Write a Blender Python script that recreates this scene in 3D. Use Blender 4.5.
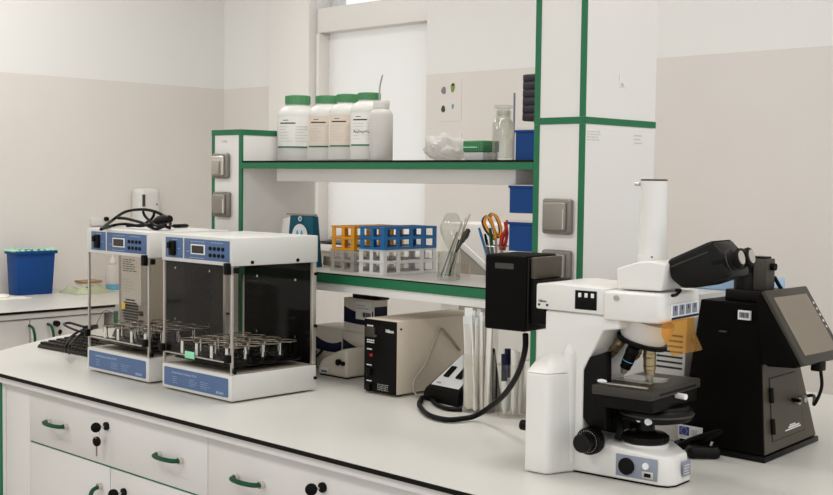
import bpy, bmesh, math, random
from mathutils import Vector, Matrix

random.seed(7)
S = bpy.context.scene
COL = S.collection
for o in list(bpy.data.objects):
    bpy.data.objects.remove(o)

# ------------------------------------------------------------------ camera
FPX, YAW, PITCH, ROLL, CZ = 1196.6, 0.770553, -0.0564295, 0.0125688, 1.45
CX, CY = 416.5, 247.5
_f = Vector((-math.sin(YAW) * math.cos(PITCH), math.cos(YAW) * math.cos(PITCH), math.sin(PITCH)))
_r = Vector((math.cos(YAW), math.sin(YAW), 0))
_u = _r.cross(_f)
CR = _r * math.cos(ROLL) + _u * math.sin(ROLL)
CU = _u * math.cos(ROLL) - _r * math.sin(ROLL)
CAM = Vector((0, 0, CZ))
cd = bpy.data.cameras.new('camera')
cam = bpy.data.objects.new('camera', cd)
COL.objects.link(cam)
m = Matrix((CR, CU, -_f)).transposed().to_4x4()
m.translation = CAM
cam.matrix_world = m
cd.sensor_width = 36
cd.lens = FPX / 833 * 36
cd.clip_start = 0.05
S.camera = cam

# ------------------------------------------------------------------ light
W = bpy.data.worlds.new('world')
S.world = W
W.use_nodes = True
W.node_tree.nodes['Background'].inputs[0].default_value = (0.93, 0.975, 1.03, 1)
W.node_tree.nodes['Background'].inputs[1].default_value = 1.35
S.view_settings.view_transform = 'Standard'
S.view_settings.look = 'None'
S.view_settings.gamma = 1
S.view_settings.use_curve_mapping = False
S.view_settings.exposure = -0.14
ADDED_LAMP_W = 18

# ------------------------------------------------------------------ pixel helpers (direction only; depth from planes)
def ray(x, y): return CR * ((x - CX) / FPX) - CU * ((y - CY) / FPX) + _f
def onz(x, y, z=0.9):
    d = ray(x, y); return CAM + d * ((z - CZ) / d.z)
def ony(x, y, Y):
    d = ray(x, y); return CAM + d * (Y / d.y)
def onx(x, y, X):
    d = ray(x, y); return CAM + d * (X / d.x)

# ------------------------------------------------------------------ materials
def lin(h):
    if isinstance(h, str):
        c = [int(h[i:i + 2], 16) / 255 for i in (0, 2, 4)]
        return tuple(v / 12.92 if v <= 0.04045 else ((v + 0.055) / 1.055) ** 2.4 for v in c)
    return h
MATS = {}
def mat(name, col, rough=0.5, metal=0.0, var=0.05, scale=30, bump=0.0, bscale=200, spec=0.4, alpha=None):
    if name in MATS: return MATS[name]
    M = bpy.data.materials.new(name); M.use_nodes = True
    nt = M.node_tree; b = nt.nodes['Principled BSDF']
    c = lin(col)
    tc = nt.nodes.new('ShaderNodeTexCoord')
    nz = nt.nodes.new('ShaderNodeTexNoise'); nz.inputs['Scale'].default_value = scale; nz.inputs['Detail'].default_value = 4
    nt.links.new(tc.outputs['Object'], nz.inputs['Vector'])
    mx = nt.nodes.new('ShaderNodeMix'); mx.data_type = 'RGBA'
    mx.inputs[6].default_value = (*[v * (1 - var) for v in c], 1)
    mx.inputs[7].default_value = (*[min(1, v * (1 + var)) for v in c], 1)
    nt.links.new(nz.outputs['Fac'], mx.inputs[0])
    nt.links.new(mx.outputs[2], b.inputs['Base Color'])
    b.inputs['Roughness'].default_value = rough
    b.inputs['Metallic'].default_value = metal
    b.inputs['Specular IOR Level'].default_value = spec
    if bump:
        n2 = nt.nodes.new('ShaderNodeTexNoise'); n2.inputs['Scale'].default_value = bscale
        nt.links.new(tc.outputs['Object'], n2.inputs['Vector'])
        bp = nt.nodes.new('ShaderNodeBump'); bp.inputs['Strength'].default_value = bump; bp.inputs['Distance'].default_value = 0.002
        nt.links.new(n2.outputs['Fac'], bp.inputs['Height']); nt.links.new(bp.outputs['Normal'], b.inputs['Normal'])
    if alpha is not None: b.inputs['Alpha'].default_value = alpha
    MATS[name] = M
    return M
def clear(name, col, refl=0.06, sheen=0.28):
    """thin clear plastic or glass: tinted transparency with a sheen"""
    M = bpy.data.materials.new(name); M.use_nodes = True
    nt = M.node_tree; nt.nodes.remove(nt.nodes['Principled BSDF'])
    out = nt.nodes['Material Output']
    t = nt.nodes.new('ShaderNodeBsdfTransparent'); t.inputs[0].default_value = (*lin(col), 1)
    g = nt.nodes.new('ShaderNodeBsdfGlossy'); g.inputs['Roughness'].default_value = 0.05
    lw = nt.nodes.new('ShaderNodeLayerWeight'); lw.inputs[0].default_value = 0.5
    pw = nt.nodes.new('ShaderNodeMath'); pw.operation = 'POWER'; pw.inputs[1].default_value = 3.0
    nt.links.new(lw.outputs['Facing'], pw.inputs[0])
    ma = nt.nodes.new('ShaderNodeMath'); ma.operation = 'MULTIPLY_ADD'
    ma.inputs[1].default_value = sheen; ma.inputs[2].default_value = refl
    nt.links.new(pw.outputs[0], ma.inputs[0])
    mx = nt.nodes.new('ShaderNodeMixShader')
    nt.links.new(ma.outputs[0], mx.inputs[0]); nt.links.new(t.outputs[0], mx.inputs[1]); nt.links.new(g.outputs[0], mx.inputs[2])
    nt.links.new(mx.outputs[0], out.inputs[0])
    MATS[name] = M
    return M
def milky(name, col, trans=0.35, see=0.0):
    """diffuse + translucent plastic or cloth, optionally partly see-through"""
    M = bpy.data.materials.new(name); M.use_nodes = True
    nt = M.node_tree; b = nt.nodes['Principled BSDF']; out = nt.nodes['Material Output']
    b.inputs['Base Color'].default_value = (*lin(col), 1); b.inputs['Roughness'].default_value = 0.4
    t = nt.nodes.new('ShaderNodeBsdfTranslucent'); t.inputs[0].default_value = (*lin(col), 1)
    mx = nt.nodes.new('ShaderNodeMixShader'); mx.inputs[0].default_value = trans
    nt.links.new(b.outputs[0], mx.inputs[1]); nt.links.new(t.outputs[0], mx.inputs[2])
    last = mx
    if see:
        tr = nt.nodes.new('ShaderNodeBsdfTransparent'); tr.inputs[0].default_value = (*lin(col), 1)
        m2 = nt.nodes.new('ShaderNodeMixShader'); m2.inputs[0].default_value = see
        nt.links.new(mx.outputs[0], m2.inputs[1]); nt.links.new(tr.outputs[0], m2.inputs[2]); last = m2
    nt.links.new(last.outputs[0], out.inputs[0])
    MATS[name] = M
    return M
def two_tone(name, lo, hi, z):
    """painted wall: dado colour below height z, lighter paint above"""
    M = mat(name, lo, 0.75, var=0.0)
    nt = M.node_tree; b = nt.nodes['Principled BSDF']
    ge = nt.nodes.new('ShaderNodeNewGeometry'); sx = nt.nodes.new('ShaderNodeSeparateXYZ')
    nt.links.new(ge.outputs['Position'], sx.inputs[0])
    gt = nt.nodes.new('ShaderNodeMath'); gt.operation = 'GREATER_THAN'; gt.inputs[1].default_value = z
    nt.links.new(sx.outputs['Z'], gt.inputs[0])
    mx = nt.nodes.new('ShaderNodeMix'); mx.data_type = 'RGBA'
    nz = nt.nodes.new('ShaderNodeTexNoise'); nz.inputs['Scale'].default_value = 2.5; nz.inputs['Detail'].default_value = 6
    nt.links.new(ge.outputs['Position'], nz.inputs['Vector'])
    m1 = nt.nodes.new('ShaderNodeMix'); m1.data_type = 'RGBA'
    l = lin(lo)
    m1.inputs[6].default_value = (*[v * 0.95 for v in l], 1); m1.inputs[7].default_value = (*[v * 1.05 for v in l], 1)
    nt.links.new(nz.outputs['Fac'], m1.inputs[0])
    nt.links.new(gt.outputs[0], mx.inputs[0]); nt.links.new(m1.outputs[2], mx.inputs[6])
    mx.inputs[7].default_value = (*lin(hi), 1)
    nt.links.new(mx.outputs[2], b.inputs['Base Color'])
    return M

mat('white_laminate', 'd9d4ce', 0.38, var=0.02, scale=6)
mat('bench_top', 'c8c5bd', 0.35, var=0.02, scale=5, bump=0.04)
mat('white_panel', 'e4dfd8', 0.5, var=0.015, scale=5)
mat('dark_edge', '0e0a06', 0.5, spec=0.15)
mat('green_trim', '1a6a42', 0.5, var=0.06)
mat('green_handle', '08492b', 0.35, spec=0.25)
mat('white_enamel', 'd2cfc9', 0.3, var=0.02)
mat('microscope_white', 'dedad3', 0.33, var=0.015)
mat('black_plastic', '0a0806', 0.45, var=0.2, spec=0.12)
mat('black_satin', '0d0b08', 0.4, var=0.15, spec=0.18)
mat('black_unit', '0a0907', 0.55, var=0.1, bump=0.02, spec=0.06)
mat('bronze_black', '4a4236', 0.45, 0.15, var=0.12, bump=0.1)
mat('dark_grey', '3c3831', 0.5)
mat('steel', 'b8b2a8', 0.28, 1.0)
mat('alu', 'c4beb4', 0.35, 0.7)
mat('chrome', 'd8d4cc', 0.15, 1.0)
mat('brass', '9c8a68', 0.3, 0.8)
mat('wire', '8f8577', 0.35, 0.8)
mat('ink_pale', 'a3b1c9', 0.6, var=0.0)
mat('stage_black', '332e28', 0.45, 0.1, var=0.1, bump=0.1)
mat('bezel', '3a342c', 0.45, var=0.1)
mat('panel_blue', '4f678c', 0.45, var=0.03)
mat('ink_white', 'e6e6e4', 0.6, var=0.0)
mat('ink_dark', '2a2622', 0.7, var=0.0)
mat('ink_faint', 'c6c1b9', 0.7, var=0.0)
mat('ink_grey', 'a9a39b', 0.7, var=0.0)
mat('display', '2b241c', 0.15)
mat('grey_box', 'a8a196', 0.45, 0.3, var=0.04)
mat('socket_grey', '918a80', 0.38, 0.55, var=0.05)
mat('socket_frame', '7f786f', 0.4, 0.4)
mat('bin_blue', '103f7a', 0.45, var=0.06, spec=0.2)
mat('bag_green', '9fd3b6', 0.5)
mat('rack_blue', '14659c', 0.4)
mat('rack_yellow', 'e09a1e', 0.4)
milky('rack_white', 'f0eeea', 0.25)
milky('rack_clear', 'f2f0ec', 0.3, 0.72)
milky('bottle_white', 'efece6', 0.35, 0.1)
milky('bottle_clear', 'efece7', 0.35, 0.3)
milky('blind', 'f0ece6', 0.5)
milky('bag_white', 'efece8', 0.45, 0.35)
mat('cap_green', '4a8656', 0.4)
mat('paper', 'e4e0d8', 0.7, var=0.02)
mat('paper_peach', 'dbcbbb', 0.7, var=0.02)
mat('teal', '0f5264', 0.5, spec=0.2)
mat('sky_blue', '58a8c8', 0.5)
mat('purple', '1f1323', 0.35, var=0.1)
mat('navy', '0d1430', 0.5, spec=0.2)
mat('beige_metal', 'd6c9b6', 0.5, var=0.03)
mat('cream', 'd9d0c2', 0.5)
mat('wood', '9a7a52', 0.6, var=0.2)
mat('cloth_green', 'aab090', 0.9, var=0.2)
mat('orange_handle', 'dd8f1f', 0.4)
mat('red', 'b3231a', 0.4)
mat('keyboard_dark', '2a241d', 0.5, spec=0.2)
mat('pale_blue', '9fbdd6', 0.5)
mat('eu_blue', '1f3f93', 0.5)
mat('yellow', 'e6c04a', 0.5)
mat('screen_grey', '7a7061', 0.25, var=0.03)
mat('panel_grey', '868b98', 0.45)
mat('panel_print', 'b9b1a4', 0.5)
mat('shell_grey', '8c8477', 0.5, var=0.05)
mat('device_grey', 'a39b8e', 0.5, var=0.05)
mat('concrete', '8f877c', 0.7)
mat('sage', '7d8f4a', 0.6); mat('mauve', '8a7280', 0.6); mat('olive', '3a4420', 0.6); mat('dusty_blue', '6f9dac', 0.6); mat('leaf_yellow', 'a8964a', 0.6)
mat('orange_clip', 'c9622a', 0.5); mat('mint', '8fd9b0', 0.5)
clear('acrylic', 'fbfaf9', 0.012, 0.2)
clear('glass', 'f4f5f2', 0.05, 0.6)
clear('window_glass', 'fbfbfa', 0.03)
clear('clear_plastic', 'fcfbf9', 0.025, 0.3)
# orange filter shield: tinted see-through plastic
clear('amber', 'e8a050', 0.10)
milky('amber_body', 'fddc9c', 0.5, 0.84)
two_tone('wall_paint', 'd9d2ca', 'e3e0db', 1.9225)
mat('floor_vinyl', '9d968b', 0.5, var=0.1, scale=8)
mat('ceiling_white', 'e6e2dc', 0.8)
EM = bpy.data.materials.new('added_lamp_diffuser'); EM.use_nodes = True
EM.node_tree.nodes['Principled BSDF'].inputs['Emission Color'].default_value = (1, .95, .88, 1)
EM.node_tree.nodes['Principled BSDF'].inputs['Emission Strength'].default_value = 3.0
MATS['added_lamp_diffuser'] = EM

# ------------------------------------------------------------------ objects
ROOT = {}
def place(o, M):
    o.matrix_world = M
    ROOT[o.name] = M
def thing(name, label, cat, loc, rz=0.0, group=None, kind=None):
    o = bpy.data.objects.new(name, None); COL.objects.link(o)
    o.empty_display_size = 0.02
    o.location = loc; o.rotation_euler = (0, 0, rz)
    ROOT[o.name] = Matrix.Translation(Vector(loc)) @ Matrix.Rotation(rz, 4, 'Z')
    return tag(o, label, cat, group, kind)
def tag(o, label=None, cat=None, group=None, kind=None):
    if label: o['label'] = label
    if cat: o['category'] = cat
    if group: o['group'] = group
    if kind: o['kind'] = kind
    return o
def rootmat(o):
    while o.parent: o = o.parent
    return ROOT.get(o.name, Matrix())
def dup(o, parent=None, dloc=None):
    c = o.copy(); COL.objects.link(c)
    if parent: c.parent = parent
    else:
        if dloc is not None: c.location = o.location + Vector(dloc)
        ROOT[c.name] = Matrix.Translation(c.location) @ Matrix.Rotation(c.rotation_euler.z, 4, 'Z')
    for ch in list(o.children): dup(ch, c)
    return c

class B:
    def __init__(s): s.v = []; s.f = []
    def add(s, bm):
        bm.verts.index_update(); n = len(s.v)
        s.v += [v.co.copy() for v in bm.verts]
        s.f += [[v.index + n for v in f.verts] for f in bm.faces]
        bm.free(); return s
    def raw(s, vs, fs):
        n = len(s.v); s.v += [Vector(v) for v in vs]; s.f += [[i + n for i in f] for f in fs]; return s
    def box(s, x0, x1, y0, y1, z0, z1, bev=0.0, seg=2, M=None):
        bm = bmesh.new(); bmesh.ops.create_cube(bm, size=1)
        for v in bm.verts:
            v.co = Vector(((x0 + x1) / 2 + v.co.x * (x1 - x0), (y0 + y1) / 2 + v.co.y * (y1 - y0), (z0 + z1) / 2 + v.co.z * (z1 - z0)))
        if bev: bmesh.ops.bevel(bm, geom=bm.edges[:], offset=bev, segments=seg, profile=0.5, affect='EDGES')
        if M: bmesh.ops.transform(bm, matrix=M, verts=bm.verts)
        return s.add(bm)
    def prism(s, pts, lo, hi, ax='y', bev=0.0, seg=2):
        """2-D polygon extruded along ax; pts are the other two coordinates in xyz order"""
        def mk(p, t):
            return {'x': (t, p[0], p[1]), 'y': (p[0], t, p[1]), 'z': (p[0], p[1], t)}[ax]
        bm = bmesh.new()
        a = [bm.verts.new(mk(p, lo)) for p in pts]; b = [bm.verts.new(mk(p, hi)) for p in pts]
        n = len(pts)
        bm.faces.new(a); bm.faces.new(b[::-1])
        for i in range(n): bm.faces.new((a[i], b[i], b[(i + 1) % n], a[(i + 1) % n]))
        bmesh.ops.recalc_face_normals(bm, faces=bm.faces[:])
        if bev: bmesh.ops.bevel(bm, geom=bm.edges[:], offset=bev, segments=seg, profile=0.5, affect='EDGES')
        return s.add(bm)
    def hexa(s, bot, top, bev=0.0, seg=2):
        """solid between two polygons of equal vertex count"""
        bm = bmesh.new(); a = [bm.verts.new(p) for p in bot]; b = [bm.verts.new(p) for p in top]; n = len(a)
        bm.faces.new(a[::-1]); bm.faces.new(b)
        for i in range(n): bm.faces.new((a[i], a[(i + 1) % n], b[(i + 1) % n], b[i]))
        bmesh.ops.recalc_face_normals(bm, faces=bm.faces[:])
        if bev: bmesh.ops.bevel(bm, geom=bm.edges[:], offset=bev, segments=seg, profile=0.5, affect='EDGES')
        return s.add(bm)
    def lathe(s, prof, o=(0, 0, 0), ax=(0, 0, 1), seg=24, cap=True):
        o = Vector(o); ax = Vector(ax).normalized()
        e1 = ax.orthogonal().normalized(); e2 = ax.cross(e1)
        n0 = len(s.v)
        for r, h in prof:
            for k in range(seg):
                a = 2 * math.pi * k / seg
                s.v.append(o + ax * h + (e1 * math.cos(a) + e2 * math.sin(a)) * r)
        for i in range(len(prof) - 1):
            for k in range(seg):
                k2 = (k + 1) % seg
                s.f.append([n0 + i * seg + k, n0 + i * seg + k2, n0 + (i + 1) * seg + k2, n0 + (i + 1) * seg + k])
        if cap:
            s.f.append([n0 + k for k in range(seg)][::-1])
            s.f.append([n0 + (len(prof) - 1) * seg + k for k in range(seg)])
        return s
    def cyl(s, p0, p1, r0, r1=None, seg=20):
        p0 = Vector(p0); p1 = Vector(p1); d = p1 - p0
        return s.lathe([(r0, 0), (r0 if r1 is None else r1, d.length)], p0, d, seg)
    def tube(s, pts, r, seg=8, sub=6, closed=False):
        P = [Vector(p) for p in pts]; Q = []
        if sub > 1 and len(P) > 2:
            n = len(P)
            for i in range(n if closed else n - 1):
                p0 = P[(i - 1) % n] if closed or i > 0 else P[0] * 2 - P[1]
                p1 = P[i]; p2 = P[(i + 1) % n]
                p3 = P[(i + 2) % n] if closed or i + 2 < n else P[-1] * 2 - P[-2]
                for k in range(sub):
                    t = k / sub
                    Q.append(0.5 * ((2 * p1) + (p2 - p0) * t + (2 * p0 - 5 * p1 + 4 * p2 - p3) * t * t + (3 * p1 - p0 - 3 * p2 + p3) * t ** 3))
            if not closed: Q.append(P[-1])
        else: Q = P
        n = len(Q); n0 = len(s.v); e = None
        for i in range(n):
            d = (Q[(i + 1) % n] - Q[i - 1]) if closed else (Q[min(i + 1, n - 1)] - Q[max(i - 1, 0)])
            d.normalize()
            e = d.orthogonal().normalized() if e is None else (e - d * e.dot(d)).normalized()
            g = d.cross(e)
            rr = r[i * (len(r) - 1) // max(1, n - 1)] if isinstance(r, (list, tuple)) else r
            for k in range(seg):
                a = 2 * math.pi * k / seg
                s.v.append(Q[i] + (e * math.cos(a) + g * math.sin(a)) * rr)
        for i in range(n if closed else n - 1):
            for k in range(seg):
                j = (i + 1) % n; k2 = (k + 1) % seg
                s.f.append([n0 + i * seg + k, n0 + i * seg + k2, n0 + j * seg + k2, n0 + j * seg + k])
        if not closed:
            s.f.append([n0 + k for k in range(seg)][::-1]); s.f.append([n0 + (n - 1) * seg + k for k in range(seg)])
        return s
    def ring(s, c, R, r, ax=(0, 0, 1), n=24, seg=6):
        ax = Vector(ax).normalized(); e1 = ax.orthogonal().normalized(); e2 = ax.cross(e1); c = Vector(c)
        return s.tube([c + (e1 * math.cos(2 * math.pi * k / n) + e2 * math.sin(2 * math.pi * k / n)) * R for k in range(n)], r, seg, 1, True)
    def blob(s, c, rx, ry, rz, M=None, u=16, v=10):
        bm = bmesh.new(); bmesh.ops.create_uvsphere(bm, u_segments=u, v_segments=v, radius=1)
        for w in bm.verts: w.co = Vector((w.co.x * rx, w.co.y * ry, w.co.z * rz))
        if M: bmesh.ops.transform(bm, matrix=M, verts=bm.verts)
        for w in bm.verts: w.co += Vector(c)
        return s.add(bm)
    def build(s, name, m, parent=None, local=False, label=None, cat=None, group=None, kind=None):
        vs = s.v
        if parent is not None and not local:
            I = rootmat(parent).inverted(); vs = [I @ v for v in vs]
        me = bpy.data.meshes.new(name); me.from_pydata([tuple(v) for v in vs], [], s.f); me.validate()
        bm = bmesh.new(); bm.from_mesh(me); bmesh.ops.recalc_face_normals(bm, faces=bm.faces[:]); bm.to_mesh(me); bm.free()
        me.materials.append(MATS[m] if isinstance(m, str) else m)
        me.polygons.foreach_set('use_smooth', [True] * len(me.polygons))
        me.set_sharp_from_angle(angle=math.radians(35))
        o = bpy.data.objects.new(name, me); COL.objects.link(o)
        if parent is not None: o.parent = parent
        return tag(o, label, cat, group, kind)
    def single(s, name, m, base, label, cat, group=None, kind=None):
        """a one-mesh thing: origin moved to its base point"""
        b = Vector(base); s.v = [v - b for v in s.v]
        o = s.build(name, m, None, True, label, cat, group, kind)
        o.location = b; ROOT[o.name] = Matrix.Translation(b)
        return o

def struct(name, b, m, parent=None):
    return b.build(name, m, parent, kind='structure')
def frame_from(o, right, up):
    r = Vector(right).normalized(); u = Vector(up).normalized(); n = r.cross(u)
    M = Matrix((r, u, n)).transposed().to_4x4(); M.translation = Vector(o); return M
def lettering(txt, size, o, right, up, m, parent, local=False, align='LEFT', name='lettering', bold=0.0, sx=1.0):
    c = bpy.data.curves.new('txt', 'FONT'); c.body = txt; c.size = size; c.align_x = align; c.extrude = 0.0003; c.offset = bold; c.resolution_u = 2
    t = bpy.data.objects.new('txt', c); COL.objects.link(t)
    dg = bpy.context.evaluated_depsgraph_get()
    me = bpy.data.meshes.new_from_object(t.evaluated_get(dg))
    M = frame_from(o, right, up)
    b = B(); b.raw([M @ Vector((v.co.x * sx, v.co.y, v.co.z)) for v in me.vertices], [list(p.vertices) for p in me.polygons])
    bpy.data.objects.remove(t); bpy.data.curves.remove(c); bpy.data.meshes.remove(me)
    return b.build(name, m, parent, local)
def plate(b, o, right, up, w, h, t=0.0004):
    """thin rectangle lying on a surface: corner o, extents along right and up"""
    M = frame_from(o, right, up); return b.box(0, w, 0, h, 0, t, M=M)
def scribble(parent, o, right, up, w, h, rows, m='ink_grey', local=False, name='fine_print', th=None, ragged=True):
    """rows of printed lines too small to read, as flat bars"""
    b = B(); rr = Vector(right).normalized(); uu = Vector(up).normalized()
    lh = h / rows; th = th or lh * 0.4
    for i in range(rows):
        x = 0; L = w * (random.uniform(0.55, 1) if ragged else 1)
        while x < L:
            ww = min(random.uniform(0.08, 0.25) * w, L - x)
            plate(b, Vector(o) + rr * x + uu * (h - (i + 1) * lh), rr, uu, ww, th)
            x += ww + w * 0.05
    return b.build(name, m, parent, local)
def barcode(parent, o, right, up, w, h, m='ink_dark', local=False):
    b = B(); rr = Vector(right).normalized(); x = 0
    while x < w:
        ww = random.choice((0.03, 0.05, 0.08)) * w
        plate(b, Vector(o) + rr * x, rr, up, min(ww, w - x), h); x += ww + random.choice((0.03, 0.05)) * w
    return b.build('barcode', m, parent, local)
XR, YR, ZU = Vector((1, 0, 0)), Vector((0, 1, 0)), Vector((0, 0, 1))

# =================================================================== ROOM SHELL
WX, WY, CH = -5.25, 3.909, 3.0          # left wall plane, back wall plane, ceiling height
X1, Y0 = 1.4, -3.6
struct('floor', B().box(WX - .2, X1, Y0, WY + .2, -0.1, 0), 'floor_vinyl')
struct('ceiling', B().box(WX - .2, X1, Y0, WY + .2, CH, CH + .1), 'ceiling_white')
struct('wall_left', B().box(WX - .2, WX, Y0, WY + .2, 0, CH), 'wall_paint')
WL, WR_, WB, WT = -4.503, -3.746, 1.13, 2.78   # window opening in the back wall
wb = B()
wb.box(WX, WL, WY, WY + .2, 0, CH).box(WR_, X1, WY, WY + .2, 0, CH)
wb.box(WL, WR_, WY, WY + .2, 0, WB).box(WL, WR_, WY, WY + .2, WT, CH)
struct('wall_back', wb, 'wall_paint')
struct('trim_1', B().box(-4.815, -4.5045, WY - .045, WY - .0005, 0, CH, .002), 'white_panel')
# window: frame, panes, transom box, blind with slats and side guides
w = thing('window_1', 'white window with lowered pleated blind behind the bottles', 'window', (-4.12, WY + .1, WB), kind='structure')
fr = B()
for a, b_ in ((WL, WL + .04), (WR_ - .04, WR_)): fr.box(a, b_, WY + .10, WY + .16, WB, WT, .003)
for a, b_ in ((WB, WB + .05), (WT - .05, WT)): fr.box(WL + .04, WR_ - .04, WY + .10, WY + .16, a, b_, .003)
fr.box(WL + .04, WR_ - .04, WY + .10, WY + .16, 2.20, 2.26, .003)
fr.build('window_frame', 'white_enamel', w)
B().box(WL + .04, WR_ - .04, WY + .128, WY + .132, WB + .05, 2.20).build('pane', 'window_glass', w)
B().box(WL + .04, WR_ - .04, WY + .128, WY + .132, 2.26, WT - .05).build('pane', 'window_glass', w)
B().box(WL + .002, WR_ - .002, WY + .005, WY + .095, 2.165, 2.285, .004).build('blind_cassette', 'white_panel', w)
bl = B(); n = 46; z0, z1 = WB + .02, 2.165
vs = []; fs = []
for i in range(n + 1):
    z = z0 + (z1 - z0) * i / n; dy = 0.0012 if i % 2 else -0.0012
    vs += [(WL + .022, WY + .07 + dy, z), (WR_ - .006, WY + .07 + dy, z)]
for i in range(n): fs.append((2 * i, 2 * i + 1, 2 * i + 3, 2 * i + 2))
bl.raw(vs, fs).build('blind', 'blind', w)
B().box(WL + .0005, WL + .022, WY + .001, WY + .095, WB + .01, 2.164, .003).build('blind_guide', 'white_panel', w)
B().box(WL - .03, WR_ + .03, WY - .06, WY + .1, WB - .03, WB, .004).build('window_sill', 'white_enamel', w)
# added ceiling lamps, out of view; stronger on the left to even the walls
for i, (lx, ly) in enumerate(((-4.2, 2.2), (-2.1, 2.2), (-.1, 2.2), (-4.2, .0), (-2.1, .0), (-.1, .0))):
    t = thing('added_ceiling_lamp', 'added square ceiling light panel with white diffuser, out of view above the benches', 'light', (lx, ly, CH), group='added ceiling light panels')
    B().box(lx - .31, lx + .31, ly - .31, ly + .31, CH - .05, CH - .0005, .004).build('housing', 'white_enamel', t)
    B().box(lx - .29, lx + .29, ly - .29, ly + .29, CH - .054, CH - .0505).build('diffuser', 'added_lamp_diffuser', t)
    ld = bpy.data.lights.new('added_panel_light', 'AREA'); ld.shape = 'SQUARE'; ld.size = .58; ld.energy = ADDED_LAMP_W * (1.22 if lx < -4 else .95 if lx < -2 else .65); ld.color = (.98, .99, 1.0)
    lo = bpy.data.objects.new('added_panel_light', ld); COL.objects.link(lo); lo.location = (0, 0, -.057); lo.parent = t

# =================================================================== ISLAND BENCH
BT = 0.9
foot = [(-3.34, 1.563), (.3, 1.563), (.3, 3.0), (-3.34, 3.0), (-3.60, 2.82), (-3.78, 2.5), (-3.80, 2.28), (-3.72, 2.07), (-3.55, 1.80)]
t = thing('bench_worktop', 'long white island worktop with dark laminate edge under the instruments', 'worktop', (-1.7, 2.28, .872))
B().prism(foot, BT - .011, BT - .0012, 'z').build('dark_core', 'dark_edge', t)
B().prism(foot, BT - .0012, BT, 'z').build('top_surface', 'bench_top', t)
ins = [(x + (.01 if x < -3 else -.01), y + (.006 if y < 2.28 else -.006)) for x, y in foot]
B().prism(ins, .872, BT - .011, 'z').build('under_lip', 'white_laminate', t)

B().box(-3.12, .28, 2.27, 2.96, 0, .8715).box(-1.36, .28, 1.59, 2.2695, 0, .8715).build('carcass', 'white_laminate', t)

def handle(parent, x, z, L=.088, vertical=False, Y=1.585):
    """bow handle with chrome feet, arc standing off the panel"""
    if vertical: pts = [(x, Y, z), (x - .004, Y - .026, z - .012), (x, Y - .034, z - L * .5), (x - .012, Y - .026, z - L + .012), (x - .014, Y, z - L)]
    else: pts = [(x, Y, z), (x + .005, Y - .022, z + .001), (x + L * .5, Y - .029, z + .001), (x + L - .006, Y - .022, z + .001), (x + L, Y, z)]
    h = B().tube(pts, .0055, 8, 5).build('handle', 'green_handle', parent)
    for p in (pts[0], pts[-1]): B().cyl((p[0], p[1], p[2]), (p[0], p[1] - .012, p[2]), .0078, seg=12).build('handle_foot', 'chrome', h)
    return h
def lock(parent, x, z, hang=True, Y=1.585):
    l = B().cyl((x, Y, z), (x, Y - .006, z), .0105, seg=16).build('lock', 'black_plastic', parent)
    B().cyl((x, Y - .006, z), (x, Y - .016, z), .0025, seg=8).build('key_blade', 'chrome', l)
    B().lathe([(.004, -.004), (.0125, -.002), (.0125, .002), (.004, .004)], (x - .003, Y - .03, z), (.8, -.5, 0), 18).build('key_head', 'black_plastic', l)
    if hang:
        B().lathe([(.004, -.003), (.0125, -.0015), (.0125, .0015), (.004, .003)], (x - .006, Y - .026, z - .036), (.3, -1, 0), 18).build('spare_key_head', 'black_plastic', l)
        B().box(x - .0085, x - .0035, Y - .027, Y - .0255, z - .073, z - .046).build('spare_key_blade', 'brass', l)
        B().ring((x - .004, Y - .028, z - .018), .009, .0008, (1, -.2, 0), 14, 5).build('key_ring', 'chrome', l)
    return l
def island_cabinet(x0, x1, label, locks, group=None):
    t = thing('base_cabinet', label, 'cabinet', ((x0 + x1) / 2, 1.9, 0.0), group=group)
    B().box(x0 + .0005, x1 - .0005, 1.603, 2.26, .1, .8715).build('body', 'white_laminate', t)
    B().box(x0 + .0005, x1 - .0005, 1.65, 2.24, .0, .0995).build('plinth', 'dark_edge', t)
    B().box(x0 + .001, x1 - .001, 1.588, 1.6025, .7245, .7285).build('green_gap', 'green_trim', t)
    d = B().box(x0 + .001, x1 - .001, 1.585, 1.6025, .729, .870, .001).build('drawer_front', 'white_laminate', t)
    handle(d, x0 + .111, .797); handle(d, x1 - .187, .797); lock(d, x0 + .392, .828, locks)
    xm = x0 + .405
    for i, (a, b_) in enumerate(((x0 + .001, xm - .0015), (xm + .0015, x1 - .001))):
        d = B().box(a, b_, 1.585, 1.6025, .11, .724, .001).build('door', 'white_laminate', t)
        if i == 0: handle(d, xm - .040, .672, .12, True)
        else: lock(d, xm + .066, .676, False)
    B().box(xm - .0015, xm + .0015, 1.587, 1.6025, .11, .724).build('green_gap', 'green_trim', t)
    return t
island_cabinet(-2.997, -2.184, 'white base cabinet under the shaker incubators with spare key hanging from its drawer lock', True)
c2 = island_cabinet(-2.184, -1.371, 'white base cabinet with no key hanging from its drawer lock', False)
t = thing('end_panel', 'white filler panel with green edge at the end of the island cabinets', 'panel', (-3.07, 1.6, 0))
B().box(-3.13, -2.9975, 1.585, 1.603, .1, .8715, .001).build('filler', 'white_laminate', t)
B().box(-3.15, -3.1305, 1.583, 2.26, .0, .8715).build('side_board', 'white_laminate', t)
B().box(-3.166, -3.1505, 1.578, 1.60, .0, .8715, .001).build('green_edge', 'green_trim', t)

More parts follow.
